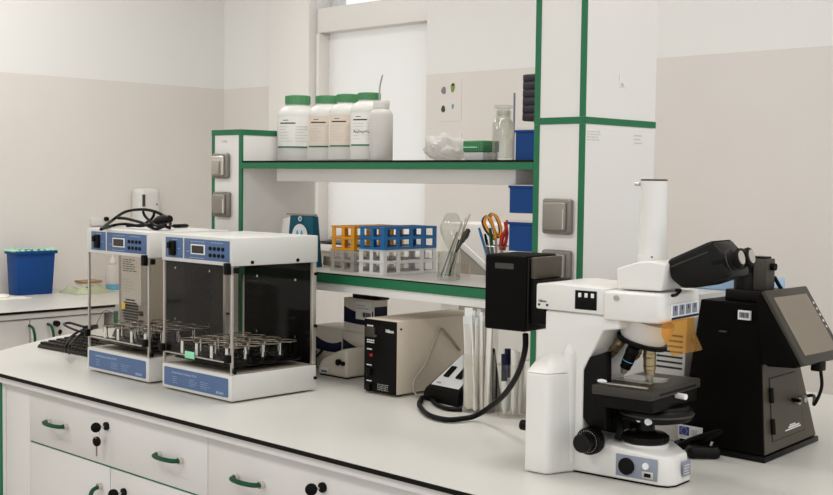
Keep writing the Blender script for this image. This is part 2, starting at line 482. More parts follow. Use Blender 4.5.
# =================================================================== SERVICE COLUMNS AND SHELVES
YC, YD = 2.14, 2.418
C1a, C1b, C2a, C2b = -2.93, -2.787, -1.708, -1.570
def socket(parent, x0, z1, cover='socket_grey', s=.082, flap=False):
    """square surface-mount outlet with hinged cover"""
    y = YC
    b = B().box(x0, x0 + s, y - .016, y - .0003, z1 - s, z1, .006, 3).build('socket', 'socket_frame', parent, label='grey square wall socket with hinged cover')
    B().box(x0 + .007, x0 + s - .009, y - .024, y - .0162, z1 - s + .009, z1 - .008, .004, 3).build('socket_cover', cover, b)
    B().box(x0 + s - .014, x0 + s - .010, y - .0255, y - .0165, z1 - s + .012, z1 - .022).build('hinge_pin', 'chrome', b)
    if flap: B().box(x0 + .024, x0 + .052, y - .034, y - .0245, z1 - .062, z1 - .022, .003).build('flap', 'device_grey', b)
t = thing('service_column', 'short white service column with green edges and two sockets, beside the bottles', 'column', (C1b - .07, YC + .14, BT))
B().box(C1a, C1b, YC, YD, BT + .0003, 1.588).build('body', 'white_panel', t)
for a, b_ in ((C1a - .001, C1a + .012), (C1b - .013, C1b + .0015)):
    B().box(a, b_, YC - .0015, YC + .004, BT + .001, 1.574).build('edge_strip', 'green_trim', t)
tb = B().box(C1a - .0015, C1b + .0015, YC - .002, YD + .001, 1.574, 1.590)
tb.build('top_band', 'green_trim', t)
socket(t, -2.914, 1.521, 'alu', .074, True); socket(t, -2.908, 1.408, 'socket_grey', .074)
lettering('1  4 5 1', .009, (-2.885, YC - .0008, 1.553), XR, ZU, 'ink_grey', t)
t = thing('service_column', 'tall white service column with green strips rising to the ceiling', 'column', (C2a + .07, YC + .14, BT))
B().box(C2a, C2b, YC, YD, BT + .0003, CH - .0005).build('body', 'white_panel', t)
for (a, b_) in ((BT + .001, 1.5775), (1.5935, CH - .001)):
    B().box(C2a - .001, C2a + .0145, YC - .0015, YC + .004, a, b_).build('edge_strip', 'green_trim', t)
    B().box(C2b - .013, C2b + .0015, YC - .0015, YC + .003, a, b_).build('edge_strip', 'green_trim', t)
B().box(C2a - .001, C2b + .0015, YC - .002, YC + .002, 1.578, 1.593).build('cross_band', 'green_trim', t)
B().box(C2b + .0001, C2b + .002, YC + .0025, YD + .0005, 1.578, 1.593).build('side_band', 'green_trim', t)
socket(t, -1.672, 1.412, 'socket_grey', .079); socket(t, -1.672, 1.298, 'socket_grey', .079)
plate(B(), (C2b, YC + .005, 1.538), YR, ZU, .085, .032).build('paper_note', 'paper', t); plate(B(), (C2b, YD - .09, 1.535), YR, ZU, .085, .036).build('paper_note', 'paper', t)
scribble(t, (C2b + .0005, YC + .01, 1.542), YR, ZU, .07, .024, 4, 'ink_faint'); scribble(t, (C2b + .0005, YD - .085, 1.539), YR, ZU, .04, .026, 3, 'ink_faint')
sb = B(); plate(sb, (C2b, 2.268, 1.665), YR, ZU, .026, .03, .002); sb.build('wall_tag', 'paper', t)
scribble(t, (C2b + .0022, 2.272, 1.668), YR, ZU, .016, .008, 2, 'panel_grey')

t = thing('reagent_shelf', 'upper reagent shelf with green edge carrying the green-capped bottles', 'shelf', (-2.25, 2.28, 1.477))
B().box(C1b + .002, C2a - .0015, YC + .002, YD, 1.478, 1.4935).build('board', 'white_panel', t)
B().box(C1b + .002, C2a - .0015, YC - .001, YD, 1.4936, 1.499).build('dark_top', 'dark_edge', t)
B().box(C1b + .002, C2a - .0015, YC - .002, YC + .0015, 1.4765, 1.4935).build('front_edge', 'green_trim', t)
B().box(-2.69, C2a - .095, YC + .05, YD - .03, 1.441, 1.4775, .003).build('light_box', 'white_panel', t)
t = thing('reagent_shelf', 'lower reagent shelf with green edge carrying the tube racks', 'shelf', (-2.25, 2.28, 1.148))
B().box(C1b + .002, C2a - .0015, YC + .004, YD, 1.148, 1.1935).build('board', 'white_panel', t)
B().box(C1b + .002, C2a - .0015, YC - .001, YD, 1.1936, 1.1962).build('dark_top', 'dark_edge', t)
B().box(C1b + .004, C2a - .0025, YC + .006, YD, 1.1963, 1.197).build('top_sheet', 'white_laminate', t)
B().box(C1b + .002, C2a - .0015, YC - .002, YC + .0035, 1.170, 1.1935).build('front_edge', 'green_trim', t)
SH1, SH2 = 1.499, 1.197

# =================================================================== BENCH ALONG THE LEFT WALL
LX = -4.49
t = thing('wall_worktop', 'white worktop along the left wall with dark edge, under the blue bin', 'worktop', (-4.87, 1.9, .868))
B().box(WX + .002, LX, .4, 2.772, BT - .011, BT - .001).build('dark_core', 'dark_edge', t)
B().box(WX + .002, LX, .4, 2.772, BT - .001, BT).build('top_surface', 'bench_top', t)
B().box(WX + .002, LX - .006, .4, 2.772, .868, BT - .011).build('under_lip', 'white_laminate', t)
def wall_cabinet(y0, y1, label, lk):
    t = thing('base_cabinet', label, 'cabinet', (-4.87, (y0 + y1) / 2, 0))
    xf = LX + .012 - .03
    B().box(WX + .02, xf - .018, y0 + .0005, y1 - .0005, .1, .8675).build('body', 'white_laminate', t)
    B().box(WX + .02, xf - .06, y0 + .001, y1 - .001, 0, .0995).build('plinth', 'dark_edge', t)
    ym = (y0 + y1) / 2
    for i, (a, b_) in enumerate(((y0 + .001, ym - .002), (ym + .002, y1 - .001))):
        d = B().box(xf - .0175, xf, a, b_, .11, .862, .001).build('door', 'white_laminate', t)
        yy = ym - .005 if i == 0 else ym + .078
        h = B().tube([(xf, yy, .838), (xf + .026, yy + .003, .83), (xf + .034, yy + .008, .79), (xf + .026, yy + .008, .75), (xf, yy + .009, .742)], .0055, 8, 5).build('handle', 'green_handle', d)
        if i and lk:
            l = B().cyl((xf, yy + .035, .838), (xf + .02, yy + .035, .838), .012, seg=14).build('lock', 'black_plastic', d)
            B().lathe([(.004, -.003), (.013, 0), (.004, .003)], (xf + .028, yy + .028, .838), (1, .6, 0), 14).build('key_head', 'black_plastic', l)
            B().lathe([(.004, -.003), (.011, 0), (.004, .003)], (xf + .02, yy + .045, .803), (1, .2, 0), 14).build('spare_key_head', 'black_plastic', l)
            B().box(xf + .019, xf + .021, yy + .0425, yy + .0475, .768, .793).build('spare_key_blade', 'brass', l)
wall_cabinet(2.045, 2.73, 'white two-door cabinet under the wall worktop with keys in its lock', True)
wall_cabinet(1.36, 2.045, 'white two-door cabinet under the wall worktop without any key', False)
t = thing('sink_unit', 'plain white unit in the room corner carrying the soap bottle', 'cabinet', (-4.87, 3.3, 0))
B().box(WX + .002, LX - .02, 2.775, WY - .05, .1, .87).build('body', 'white_laminate', t)
B().box(WX + .002, LX - .01, 2.775, WY - .05, .8705, BT).build('top', 'bench_top', t)
B().box(LX - .0195, LX - .005, 2.776, 2.79, .1, .868).build('green_edge', 'green_trim', t)
B().box(WX + .02, LX - .08, 2.79, WY - .06, 0, .0995).build('plinth', 'dark_edge', t)

# blue bin on the wall worktop
by0, by1, bx1 = 2.618, 2.815, -5.068
t = thing('waste_bin', 'blue plastic bin with pale green liner on the wall worktop', 'bin', (-5.15, 2.71, BT))
bo = B(); R0 = [(-5.165, by0 + .01), (bx1 - .012, by0 + .01), (bx1 - .012, by1 - .01), (-5.165, by1 - .01)]
T0 = [(-5.172, by0 + .004), (bx1 - .002, by0 + .004), (bx1 - .002, by1 + .0), (-5.172, by1 + .0)]
bo.hexa([(x, y, BT) for x, y in R0], [(x, y, BT + .195) for x, y in T0], .006)
bo.build('tub', 'bin_blue', t)
B().box(-5.18, bx1 + .006, by0 - .002, by1 + .008, BT + .188, BT + .203, .004).build('rim', 'bin_blue', t)
lv = B()
for i in range(26):
    a = i / 26 * 2 * math.pi; x = -5.121 + .05 * max(-1, min(1, 1.35 * math.cos(a))); y = 2.7135 + .1 * max(-1, min(1, 1.35 * math.sin(a)))
    lv.blob((x, y, BT + .205), .010, .014, random.uniform(.003, .007), u=8, v=6)
lv.build('liner', 'bag_green', t)
# folded cloth and brush, paper
c = B(); N = 14
vs = []; fs = []
for i in range(N + 1):
    for j in range(N + 1):
        u_, v_ = i / N, j / N; e = min(u_, 1 - u_, v_, 1 - v_)
        vs.append((-5.13 + .17 * u_ + .02 * math.sin(5 * v_), 2.86 + .23 * v_ * (1 - .0 * u_), BT + .001 + min(.022, .12 * e) * (1 + .35 * math.sin(9 * u_ + 4 * v_) + .3 * math.sin(13 * v_))))
for i in range(N):
    for j in range(N): a = i * (N + 1) + j; fs.append((a, a + 1, a + N + 2, a + N + 1))
k = len(vs)
c.raw(vs, fs); c.single('cleaning_cloth', 'cloth_green', (-5.05, 2.92, BT), 'crumpled pale green cloth beside the blue bin', 'cloth')
t = thing('scrub_brush', 'wooden scrub brush lying on the green cloth', 'brush', (-5.06, 2.98, BT + .031))
B().box(-5.10, -5.03, 2.935, 3.03, BT + .031, BT + .044, .005).build('bristles', 'cream', t)
B().box(-5.105, -5.025, 2.93, 3.035, BT + .0445, BT + .055, .004).build('back', 'wood', t)
c = B().box(-5.05, -4.93, 2.46, 2.62, BT + .0003, BT + .004, .001)
c.blob((-5.02, 2.52, BT + .008), .03, .04, .012)
c.single('paper_towel', 'paper', (-5.0, 2.54, BT), 'crumpled white paper towel in front of the blue bin', 'paper')
# soap bottle in the corner
p = Vector((-5.09, 3.13, BT))
t = thing('soap_bottle', 'squeeze bottle with turquoise liquid standing on the corner unit', 'bottle', p)
B().lathe([(.034, .028), (.034, .1), (.028, .115), (.014, .122), (.014, .13)], p, seg=20).build('body', 'bottle_clear', t)
B().lathe([(.033, .0), (.034, .004), (.034, .0278)], p, seg=20).build('liquid', 'sky_blue', t)
B().lathe([(.015, .1302), (.015, .15), (.006, .152), (.006, .168)], p, seg=14).build('cap', 'paper', t)
# soap dispenser and small fitting on the left wall
t = thing('soap_dispenser', 'white wall soap dispenser above the cable heap', 'dispenser', (WX, 3.41, 1.2))
B().box(WX + .0005, WX + .10, 3.325, 3.45, 1.15, 1.392, .03, 4).build('housing', 'white_enamel', t)
B().box(WX + .1002, WX + .104, 3.335, 3.35, 1.3, 1.36).build('sight_window', 'dark_grey', t)
B().blob((WX + .1, 3.42, 1.31), .004, .006, .006).build('key_hole', 'panel_grey', t)
t = thing('wall_switch', 'tiny white wall fitting with black button beside the dispenser', 'switch', (WX, 3.14, 1.22))
B().box(WX + .0005, WX + .03, 3.10, 3.19, 1.205, 1.245, .004).build('housing', 'white_enamel', t)
B().cyl((WX + .03, 3.17, 1.238), (WX + .045, 3.17, 1.238), .011, seg=12).build('button', 'black_plastic', t)

# =================================================================== SHAKER INCUBATORS
def shaker(x0, x1, y0, d, label, sticker=False, sh=.008):
    y1 = y0 + d; w_ = x1 - x0
    t = thing('shaker_incubator', label, 'incubator', ((x0 + x1) / 2, (y0 + y1) / 2, BT))
    for x in (x0 + .03, x1 - .03):
        for y in (y0 + .03, y1 - .03): B().cyl((x, y, BT), (x, y, BT + .0045), .012, seg=12).build('foot', 'black_plastic', t)
    ba = B().box(x0, x1, y0, y1, BT + .0046, .968, .003, 2).build('base', 'white_enamel', t)
    fp = B(); fp.prism([(x0 + .014, .913), (x1 - .016, .913), (x1 - .013, .916), (x1 - .013, .957), (x1 - .016, .960), (x0 + .014, .960), (x0 + .011, .957), (x0 + .011, .916)], y0 - .0008, y0 - .0001, 'y')
    fl = fp.build('front_label', 'panel_blue', ba)
    lettering('Orbital Shaker-Incubator ES-20', .0085, (x0 + .045, y0 - .0009, .946), XR, ZU, 'ink_pale', ba, sx=1.0)
    lettering('BIOSAN', .0085, (x1 - .062, y0 - .0009, .918), XR, ZU, 'ink_pale', ba, bold=.0002)
    for k, (a, ww) in enumerate(((.05, .022), (.125, .035), (.175, .045))):
        scribble(ba, (x0 + a * w_ / .305, y0 - .0011, .922), XR, ZU, ww, .02, 4, 'ink_pale', th=.0009)
    # interior floor, platform with flask clamps
    B().box(x0 + .012, x1 - .006, y0 + .008, y1 - .012, .9682, .9695).build('floor_plate', 'device_grey', t)
    B().cyl(((x0 + x1) / 2, (y0 + y1) / 2, .9695), ((x0 + x1) / 2, (y0 + y1) / 2, .983), .07).build('drive', 'black_plastic', t)
    pl = B().box(x0 + .03, x1 - .022, y0 + .018, y1 - .032, .983, .988, .002).build('platform', 'black_satin', t)
    me_r = me_t = me_b = None
    nx, ny = 4, 4
    for i in range(nx):
        for j in range(ny):
            cx_ = x0 + .058 + (w_ - .108) * i / (nx - 1); cy_ = y0 + .045 + (d - .105) * j / (ny - 1)
            if me_r is None:
                fr_ = B().cyl((0, 0, 0), (0, 0, .005), .014, seg=10)
                for k in range(4):
                    a = k * math.pi / 2 + .5
                    fr_.tube([(.013 * math.cos(a), .013 * math.sin(a), .004), (.023 * math.cos(a), .023 * math.sin(a), .010), (.027 * math.cos(a), .027 * math.sin(a), .030), (.025 * math.cos(a), .025 * math.sin(a), .044)], .0014, 5, 3)
                o1 = fr_.build('flask_clamp', 'black_plastic', pl, True); me_r = o1.data
                o2 = B().ring((0, 0, .043), .0258, .0017, n=22, seg=5).build('clamp_ring', 'wire', o1, True); me_t = o2.data
                o3 = B().box(.001, .0115, -.0285, -.0265, .010, .041, .0006, 1).build('clamp_tab', 'paper', o1, True); me_b = o3.data
            else:
                o1 = bpy.data.objects.new('flask_clamp', me_r); COL.objects.link(o1); o1.parent = pl
                o2 = bpy.data.objects.new('clamp_ring', me_t); COL.objects.link(o2); o2.parent = o1
                o3 = bpy.data.objects.new('clamp_tab', me_b); COL.objects.link(o3); o3.parent = o1
            R = ROOT[t.name].translation
            o1.location = (cx_ - R.x, cy_ - R.y, .988 - R.z)
    # back panel with bolts
    bp = B().box(x0 + .006, x1 - .006, y1 - .010, y1 - .004, .9697, 1.2345).build('back_panel', 'black_unit', t)
    for fx in (.22, .76):
        for z in (1.035, 1.185):
            B().cyl((x0 + w_ * fx, y1 - .0101, z), (x0 + w_ * fx, y1 - .013, z), .0036, seg=10).build('bolt', 'chrome', bp)
    # clear walls
    B().box(x1 - .0055, x1 - .002, y0 + .010, y1 - .012, .9697, 1.2345).build('side_window', 'acrylic', t)
    B().box(x0 + .002, x0 + .0055, y0 + .010, y1 - .012, .9697, 1.2345).build('side_window', 'acrylic', t)
    dr = B().box(x0 + .008, x1 - .008, y0 + .002, y0 + .0055, 1.000, 1.2340).build('door', 'acrylic', t)
    B().box(x0 + .002, x0 + .008, y0 + .001, y0 + .0075, .9697, 1.2345, .001).build('door_post', 'alu', t)
    B().box(x1 - .008, x1 - .002, y0 + .001, y0 + .0075, .9697, 1.2345, .001).build('door_post', 'alu', t)
    B().box(x0 + .008, x1 - .008, y0 + .001, y0 + .0065, .9965, .9995).build('door_rail', 'alu', t)
    B().box(x1 - .011, x1 - .001, y1 - .013, y1 - .001, .9697, 1.2345, .001).build('rear_post', 'alu', t)
    for x in (x0 + .0, x1 - .018):
        B().box(x - .001, x + .016, y0 - .011, y0 + .0008, .999, 1.019, .002).build('hinge', 'black_plastic', t)
    B().box(x1 - .020, x1 - .004, y0 - .012, y0 + .0008, 1.215, 1.243, .002).build('latch', 'black_plastic', t)
    B().box(x1 + .0002, x1 + .009, y0 + .004, y0 + .016, 1.218, 1.233, .002).build('latch', 'black_plastic', t)
    B().box(x1 + .0002, x1 + .006, y0 + .002, y0 + .012, .972, .984, .002).build('latch', 'black_plastic', t)
    for z in (1.205, 1.07, .935):
        B().cyl((x1 - .001, y1 - .006, z), (x1 + .006, y1 - .006, z), .004, seg=10).build('knob', 'black_plastic', t)
    # hood with controls
    hd = B().box(x0 - .001, x1 + .001, y0 - .001, y1 + .002, 1.235, 1.304, .003, 2).build('hood', 'white_enamel', t)
    yy = y0 - .0018
    p1 = B().box(x0 + .010 + sh, x0 + .088 + sh * .8, yy, y0 - .0011, 1.2445, 1.296, .0003).build('switch_plate', 'panel_blue', hd)
    p2 = B().box(x0 + .094 + sh * .8, x1 - .008, yy, y0 - .0011, 1.2445, 1.296, .0003).build('control_plate', 'panel_blue', hd)
    B().box(x0 + .034 + sh, x0 + .058 + sh, yy - .009, yy, 1.250, 1.288, .003).build('power_switch', 'black_plastic', hd)
    B().box(x0 + .033 + sh, x0 + .045 + sh, yy - .012, yy - .0092, 1.268, 1.284, .003).build('rocker', 'black_plastic', hd)
    B().box(x0 + .122 + sh, x0 + .182 + sh, yy - .0014, yy, 1.2575, 1.2825, .001).build('display_frame', 'ink_white', hd)
    B().box(x0 + .127 + sh, x0 + .177 + sh, yy - .0020, yy - .0015, 1.2605, 1.2795).build('display', 'display', hd)
    for i in range(4):
        for z in (1.258, 1.275):
            xx = x0 + .204 + sh + i * .0172
            B().cyl((xx, yy, z), (xx, yy - .003, z), .0048, seg=10).build('button', 'black_plastic', hd)
    for (a, z, ww) in ((.122, 1.2885, .06), (.206, 1.2885, .05), (.118, 1.248, .06), (.04, 1.2895, .025), (.104, 1.263, .012), (.066, 1.268, .008)):
        scribble(hd, (x0 + a + sh, yy - .0003, z), XR, ZU, ww, .003, 1, 'ink_pale', th=.0016, ragged=False)
    for y in (y0 + .06, y0 + .205):
        B().cyl((x1 + .0011, y, 1.243), (x1 + .004, y, 1.243), .0045, seg=10).build('screw', 'black_plastic', hd)
    if sticker:
        B().box(x0 + .105, x0 + .145, y0 - .003, y0 - .0005, .992, 1.010, .0006).build('tag', 'mint', dr)
    return t
shaker(-3.007, -2.697, 1.766, .262, 'white shaker incubator with a tangled black cable on its hood', sh=.016)
shaker(-2.626, -2.329, 1.760, .272, 'white shaker incubator with small green tag on its clear door', True)

# tangled cable on the first incubator
zt = 1.304
t = thing('power_cable', 'tangled black power cable on top of the incubator hood', 'cable', (-2.83, 1.87, zt))
ra = .0042
pts = [(101, 229), (112, 221, ), (125, 212), (140, 209), (153, 210), (163, 215), (169, 222)]
def cab(px, Y): return [ony(x, y, Y) for x, y in px]
def hi(P): return [Vector((p.x, p.y, max(p.z, zt + ra + .0004))) for p in P]
B().tube(hi([onz(101, 229.5, zt + .004)] + cab([(112, 220.5), (125, 212), (140, 209.5), (153, 211), (164, 216), (170, 222)], 1.86) + [onz(170, 227, zt + .006)]), ra, 8).build('cable_loop', 'black_plastic', t)
B().tube(hi([onz(101, 229.5, zt + .0043)] + cab([(112, 226), (124, 224), (140, 226), (155, 224)], 1.84) + [onz(170, 228, zt + .005)]), ra, 8).build('cable_loop', 'black_plastic', t)
B().tube(hi(cab([(118, 218), (126, 218.5), (136, 221), (143, 223), (150, 227), (157, 229), (165, 226)], 1.835)), ra, 8).build('cable_loop', 'black_plastic', t)
B().tube(hi(cab([(143, 211.5), (145, 216), (151, 222), (157, 226), (166, 225)], 1.83)), ra * .9, 8).build('cable_loop', 'black_plastic', t)
B().tube(hi(cab([(154, 211), (153.5, 216), (149, 221), (140, 225), (127, 226)], 1.85)), ra * .9, 8).build('cable_loop', 'black_plastic', t)
a, b_ = ony(152, 224, 1.85), ony(170, 219, 1.85)
B().tube([Vector((a.x, a.y, max(a.z, zt + .012))), (a + b_) / 2 + Vector((0, 0, .004)), b_], [.009, .011, .013, .013, .012, .010], 10).build('plug', 'black_satin', t)
B().tube(hi([onz(170, 226, zt + .006), onz(178, 226, zt + .006), onz(188, 225.6, zt + .005)]), [.003, .0055, .0055, .0055, .003], 8).build('cable_tail', 'black_plastic', t)

# keyboard and its cable at the rounded bench end
t = thing('keyboard', 'dark keyboard at the rounded bench end beside the incubator', 'keyboard', (-3.33, 1.98, BT), math.radians(3))
K = B().hexa([(-.185, -.09, .001), (.16, -.09, .001), (.16, .09, .001), (-.185, .09, .001)], [(-.18, -.086, .012), (.155, -.086, .012), (.155, .086, .027), (-.18, .086, .027)], .003)
K.build('case', 'keyboard_dark', t, True)
kme = None
for r_ in range(6):
    for c_ in range(18):
        y = -.072 + r_ * .0285; x = -.168 + c_ * .0186; z = .0125 + (y + .086) / .172 * .015
        if kme is None:
            o = B().hexa([(-.008, -.0115, 0), (.008, -.0115, 0), (.008, .0115, 0), (-.008, .0115, 0)], [(-.006, -.009, .006), (.006, -.009, .006), (.006, .009, .006), (-.006, .009, .006)]).build('key', 'black_satin', t, True); kme = o.data
        else:
            o = bpy.data.objects.new('key', kme); COL.objects.link(o); o.parent = t
        o.location = (x, y, z)
t = thing('data_cable', 'coiled black data cable lying over the keyboard', 'cable', (-3.25, 1.93, BT + .035))
def kz(px, z): return [onz(x, y, z) for x, y in px]
B().tube([onz(66, 352, .918)] + kz([(67, 344), (71, 337), (80, 331), (90, 328)], .945) , .0042, 8).build('cable_loop', 'black_plastic', t)
B().tube([onz(69, 353, .918)] + kz([(70, 346), (75, 339), (83, 333), (92, 329)], .947), .0042, 8).build('cable_loop', 'black_plastic', t)
B().tube(kz([(88, 333), (78, 331), (68, 327), (64, 324), (70, 323), (79, 325.5), (88, 328)], .955), .004, 8).build('cable_loop', 'black_plastic', t)
a, b_ = onz(84, 328, .955), onz(97, 326.5, .955)
B().tube([a, (a + b_) / 2, b_], .0075, 8).build('plug', 'black_satin', t)
B().tube(kz([(96, 326), (99, 319), (103, 312), (109, 311), (117, 318), (122, 327)], .957), .0012, 6).build('thin_lead', 'black_plastic', t)

# grey equipment housing seen through the incubator
t = thing('equipment_housing', 'grey equipment housing with printed rear panel and vents behind the incubator', 'equipment', (-3.49, 2.27, BT))
hx0, hx1, hy0, hy1 = -3.565, -3.40, 2.215, 2.36
B().hexa([(hx0 - .03, hy0 - .01, BT + .0003), (hx1 + .02, hy0 - .01, BT + .0003), (hx1 + .02, hy1, BT + .0003), (hx0 - .03, hy1, BT + .0003)],
         [(hx0 - .01, hy0 - .01, BT + .03), (hx1 + .01, hy0 - .01, BT + .03), (hx1 + .01, hy1, BT + .03), (hx0 - .01, hy1, BT + .03)], .003).build('foot', 'dark_grey', t)
B().hexa([(hx0, hy0, BT + .0302), (hx1, hy0, BT + .0302), (hx1, hy1, BT + .0302), (hx0, hy1, BT + .0302)],
         [(hx0 - .008, hy0, 1.255), (hx1, hy0, 1.255), (hx1, hy1 - .02, 1.255), (hx0 - .008, hy1 - .02, 1.255)], .006).build('shell', 'shell_grey', t)
pb = B(); plate(pb, (hx0 + .02, hy0 - .0002, 1.02), XR, ZU, .12, .165, .002); rp = pb.build('rear_panel', 'panel_print', t)
scribble(rp, (hx0 + .03, hy0 - .0024, 1.13), XR, ZU, .09, .045, 6, 'dark_grey')
scribble(rp, (hx0 + .03, hy0 - .0024, 1.06), XR, ZU, .07, .05, 5, 'ink_grey')
vb = B()
for i in range(9):
    z = .955 + i * .0095; hw = math.sqrt(max(0.0001, .047 ** 2 - (z - .993) ** 2))
    vb.box(hx0 + .075 - hw, hx0 + .075 + hw, hy0 - .003, hy0 - .0003, z, z + .005)
vb.build('vent', 'black_satin', t)
wb_ = B().prism([(hx0 + .022, 1.0), (hx0 + .044, 1.0), (hx0 + .044, 1.022), (hx0 + .022, 1.022)], hy0 - .0034, hy0 - .0024, 'y'); wb_.build('warning_sticker', 'yellow', t)
B().box(hx0 + .13, hx0 + .15, hy0 - .004, hy0 - .0003, .985, 1.0).build('port', 'black_satin', t)
B().box(hx0 + .13, hx0 + .15, hy0 - .004, hy0 - .0003, .955, .97).build('port', 'black_satin', t)
B().ring((hx0 + .035, hy0 - .006, 1.235), .018, .006, (0, 1, 0), 16, 6).build('cable_clip', 'dark_grey', t)

# =================================================================== UPPER SHELF CONTENT
def reagent_bottle(px, Y, wpx, top, captop, label, lab, scrib=False, gl='bottle_white'):
    c_ = ony(px, 150, Y); c_.z = SH1
    dist = (c_ - CAM).length; r = wpx / FPX * dist / 2
    zt_ = ony(px, captop, Y).z; zc = ony(px, top, Y).z; h = zc - SH1
    t = thing('reagent_bottle', label, 'bottle', c_)
    rn = .56 * r
    B().lathe([(r * .94, .0003), (r, .004), (r, h * .80), (r * .96, h * .86), (r * .82, h * .93), (rn, h * .985), (rn, h - .0003)], c_, seg=32).build('body', gl, t)
    ch = zt_ - zc
    cp = B()
    cp.lathe([(rn * 1.06, h), (rn * 1.07, h + ch * .92), (rn * 1.0, h + ch)], c_, seg=32); cpo = cp.build('cap', 'cap_green', t)
    rb = B()
    for k in range(24):
        a = 2 * math.pi * k / 24
        M = Matrix.Translation(c_) @ Matrix.Rotation(a, 4, 'Z')
        rb.box(rn * 1.05, rn * 1.10, -.0013, .0013, h + ch * .12, h + ch * .92, M=M)
    rb.build('cap_ribs', 'cap_green', cpo)
    # wrap label toward the room
    d0 = math.atan2(-c_.y, -c_.x) ; vs = []; fs = []; n = 18
    for k in range(n + 1):
        a = d0 - 1.15 + 1.95 * k / n
        for z in (.24 * h, .78 * h): vs.append((c_.x + (r + .0006) * math.cos(a), c_.y + (r + .0006) * math.sin(a), c_.z + z))
    for k in range(n): fs.append((2 * k, 2 * k + 2, 2 * k + 3, 2 * k + 1))
    lo = B().raw(vs, fs).build('label', lab, t)
    def arc(z0, z1, a0, a1, m_, nm):
        vs = []; fs = []; n = max(2, int(abs(a1 - a0) / .1))
        for k in range(n + 1):
            a = d0 + a0 + (a1 - a0) * k / n
            for z in (z0, z1): vs.append((c_.x + (r + .0011) * math.cos(a), c_.y + (r + .0011) * math.sin(a), c_.z + z))
        for k in range(n): fs.append((2 * k, 2 * k + 2, 2 * k + 3, 2 * k + 1))
        return vs, fs
    v_, f_ = arc(.24 * h, .265 * h, -1.15, .8, None, None); B().raw(v_, f_).build('green_band', 'green_trim', lo)
    ink = B()
    v_, f_ = arc(.655 * h, .675 * h, -.95, -.1, 0, 0); ink.raw(v_, f_)
    v_, f_ = arc(.71 * h, .72 * h, -.75, -.45, 0, 0); ink.raw(v_, f_)
    ink.build('title_print', 'ink_dark', lo)
    g = B()
    for k in range(6):
        for q in range(2):
            v_, f_ = arc((.60 - .05 * k) * h, (.609 - .05 * k) * h, -1.0 + q * .9, -1.0 + q * .9 + random.uniform(.4, .75), 0, 0); g.raw(v_, f_)
    g.build('fine_print', 'ink_faint', lo)
    if scrib:
        sc = []
        for k in range(26):
            a = d0 - .9 + k * .058; z = (.47 + .016 * math.sin(k * 2.3) + .012 * math.sin(k * 1.1)) * h
            sc.append((c_.x + (r + .0016) * math.cos(a), c_.y + (r + .0016) * math.sin(a), c_.z + z))
        B().tube(sc, .0006, 5, 3).build('handwriting', 'ink_dark', lo)
    return t
reagent_bottle(297.5, 2.315, 41, 105, 95.8, 'green-capped white-labelled bottle standing nearest the short service column', 'paper')
reagent_bottle(327.5, 2.275, 40, 104, 96, 'peach-labelled green-capped bottle directly beside the bottle nearest the short column', 'paper_peach')
reagent_bottle(347.7, 2.235, 38.5, 102.8, 94.5, 'peach-labelled green-capped bottle between the other peach-labelled bottle and the handwritten one', 'paper_peach')
reagent_bottle(368.7, 2.205, 37.5, 100.2, 93, 'green-capped bottle with handwriting on its white label beside the uncapped jar', 'paper', True)
c_ = ony(381, 150, 2.178); c_.z = SH1
t = thing('plastic_jar', 'uncapped translucent jar with a straw at the end of the bottle row', 'jar', c_)
h = ony(381, 101, 2.178).z - SH1; r = 23.5 / FPX * (c_ - CAM).length / 2
B().lathe([(r * .95, .0003), (r, .003), (r, h * .76), (r * .9, h * .82), (r * .66, h * .86), (r * .66, h), (r * .6, h), (r * .6, h * .87), (r * .82, h * .8), (r * .93, h * .72), (r * .93, .01)], c_, seg=28).build('body', 'bottle_clear', t)
B().lathe([(r * .68, h * .88), (r * .7, h * .9), (r * .7, h * .97), (r * .68, h * .985)], c_, seg=28, cap=False).build('neck_ring', 'bottle_white', t)
B().tube([(c_.x, c_.y, c_.z + .02), ony(379.5, 100, 2.178), ony(380, 86, 2.178), ony(382.5, 75, 2.178)], .0022, 6).build('straw', 'ink_grey', t)
# crumpled bag
b = B(); bc = ony(446, 158, 2.27); bc.z = SH1
bm = bmesh.new(); bmesh.ops.create_icosphere(bm, subdivisions=4, radius=1)
for v in bm.verts:
    d = v.co.copy(); k = 1 + .18 * math.sin(7 * d.x + 3 * d.z) * math.sin(5 * d.y + 1) + .12 * math.sin(13 * d.x - 9 * d.y + 4)
    v.co = Vector((d.x * .058 * k, d.y * .05 * k, .001 + max(0, (d.z + .9) * .029 * k * (1.05 - .1 * d.x))))
    v.co = bc + v.co
b.add(bm); b.single('plastic_bag', 'bag_white', bc, 'crumpled translucent plastic bag on the upper shelf beside the green-lidded box', 'bag')
bc = ony(459, 150, 2.31); bc.z = SH1
B().lathe([(.004, .0003), (.004, .05), (.002, .075)], bc, (.1, 0, 1), 8).single('pipette_tip', 'paper', bc, 'slim white tip standing between the plastic bag and green-lidded box', 'pipette tip')
# green lidded box
a = ony(462.5, 159, 2.19); e = ony(491, 159, 2.19)
t = thing('tip_box', 'small white box with ribbed green lid beside the stoppered glass bottle', 'box', ((a.x + e.x) / 2, 2.24, SH1))
x0, x1 = a.x, a.x + .066; zl = ony(470, 152, 2.19).z; zt_ = ony(470, 140.5, 2.19).z
B().box(x0 + .002, x1 - .002, 2.192, 2.25, SH1 + .0003, zl, .003).build('base', 'bottle_white', t)
ld_ = B().box(x0, x1, 2.19, 2.252, zl + .0002, zt_, .003).build('lid', 'cap_green', t)
rb = B()
for k in range(9): rb.box(x0 + .004 + k * .007, x0 + .007 + k * .007, 2.188, 2.1898, zl + .002, zt_ - .003)
rb.build('lid_ribs', 'cap_green', ld_)
B().box(x0 - .003, x1 - .016, 2.1865, 2.1878, zl + .010, zl + .013).build('lid_seam', 'mint', ld_)
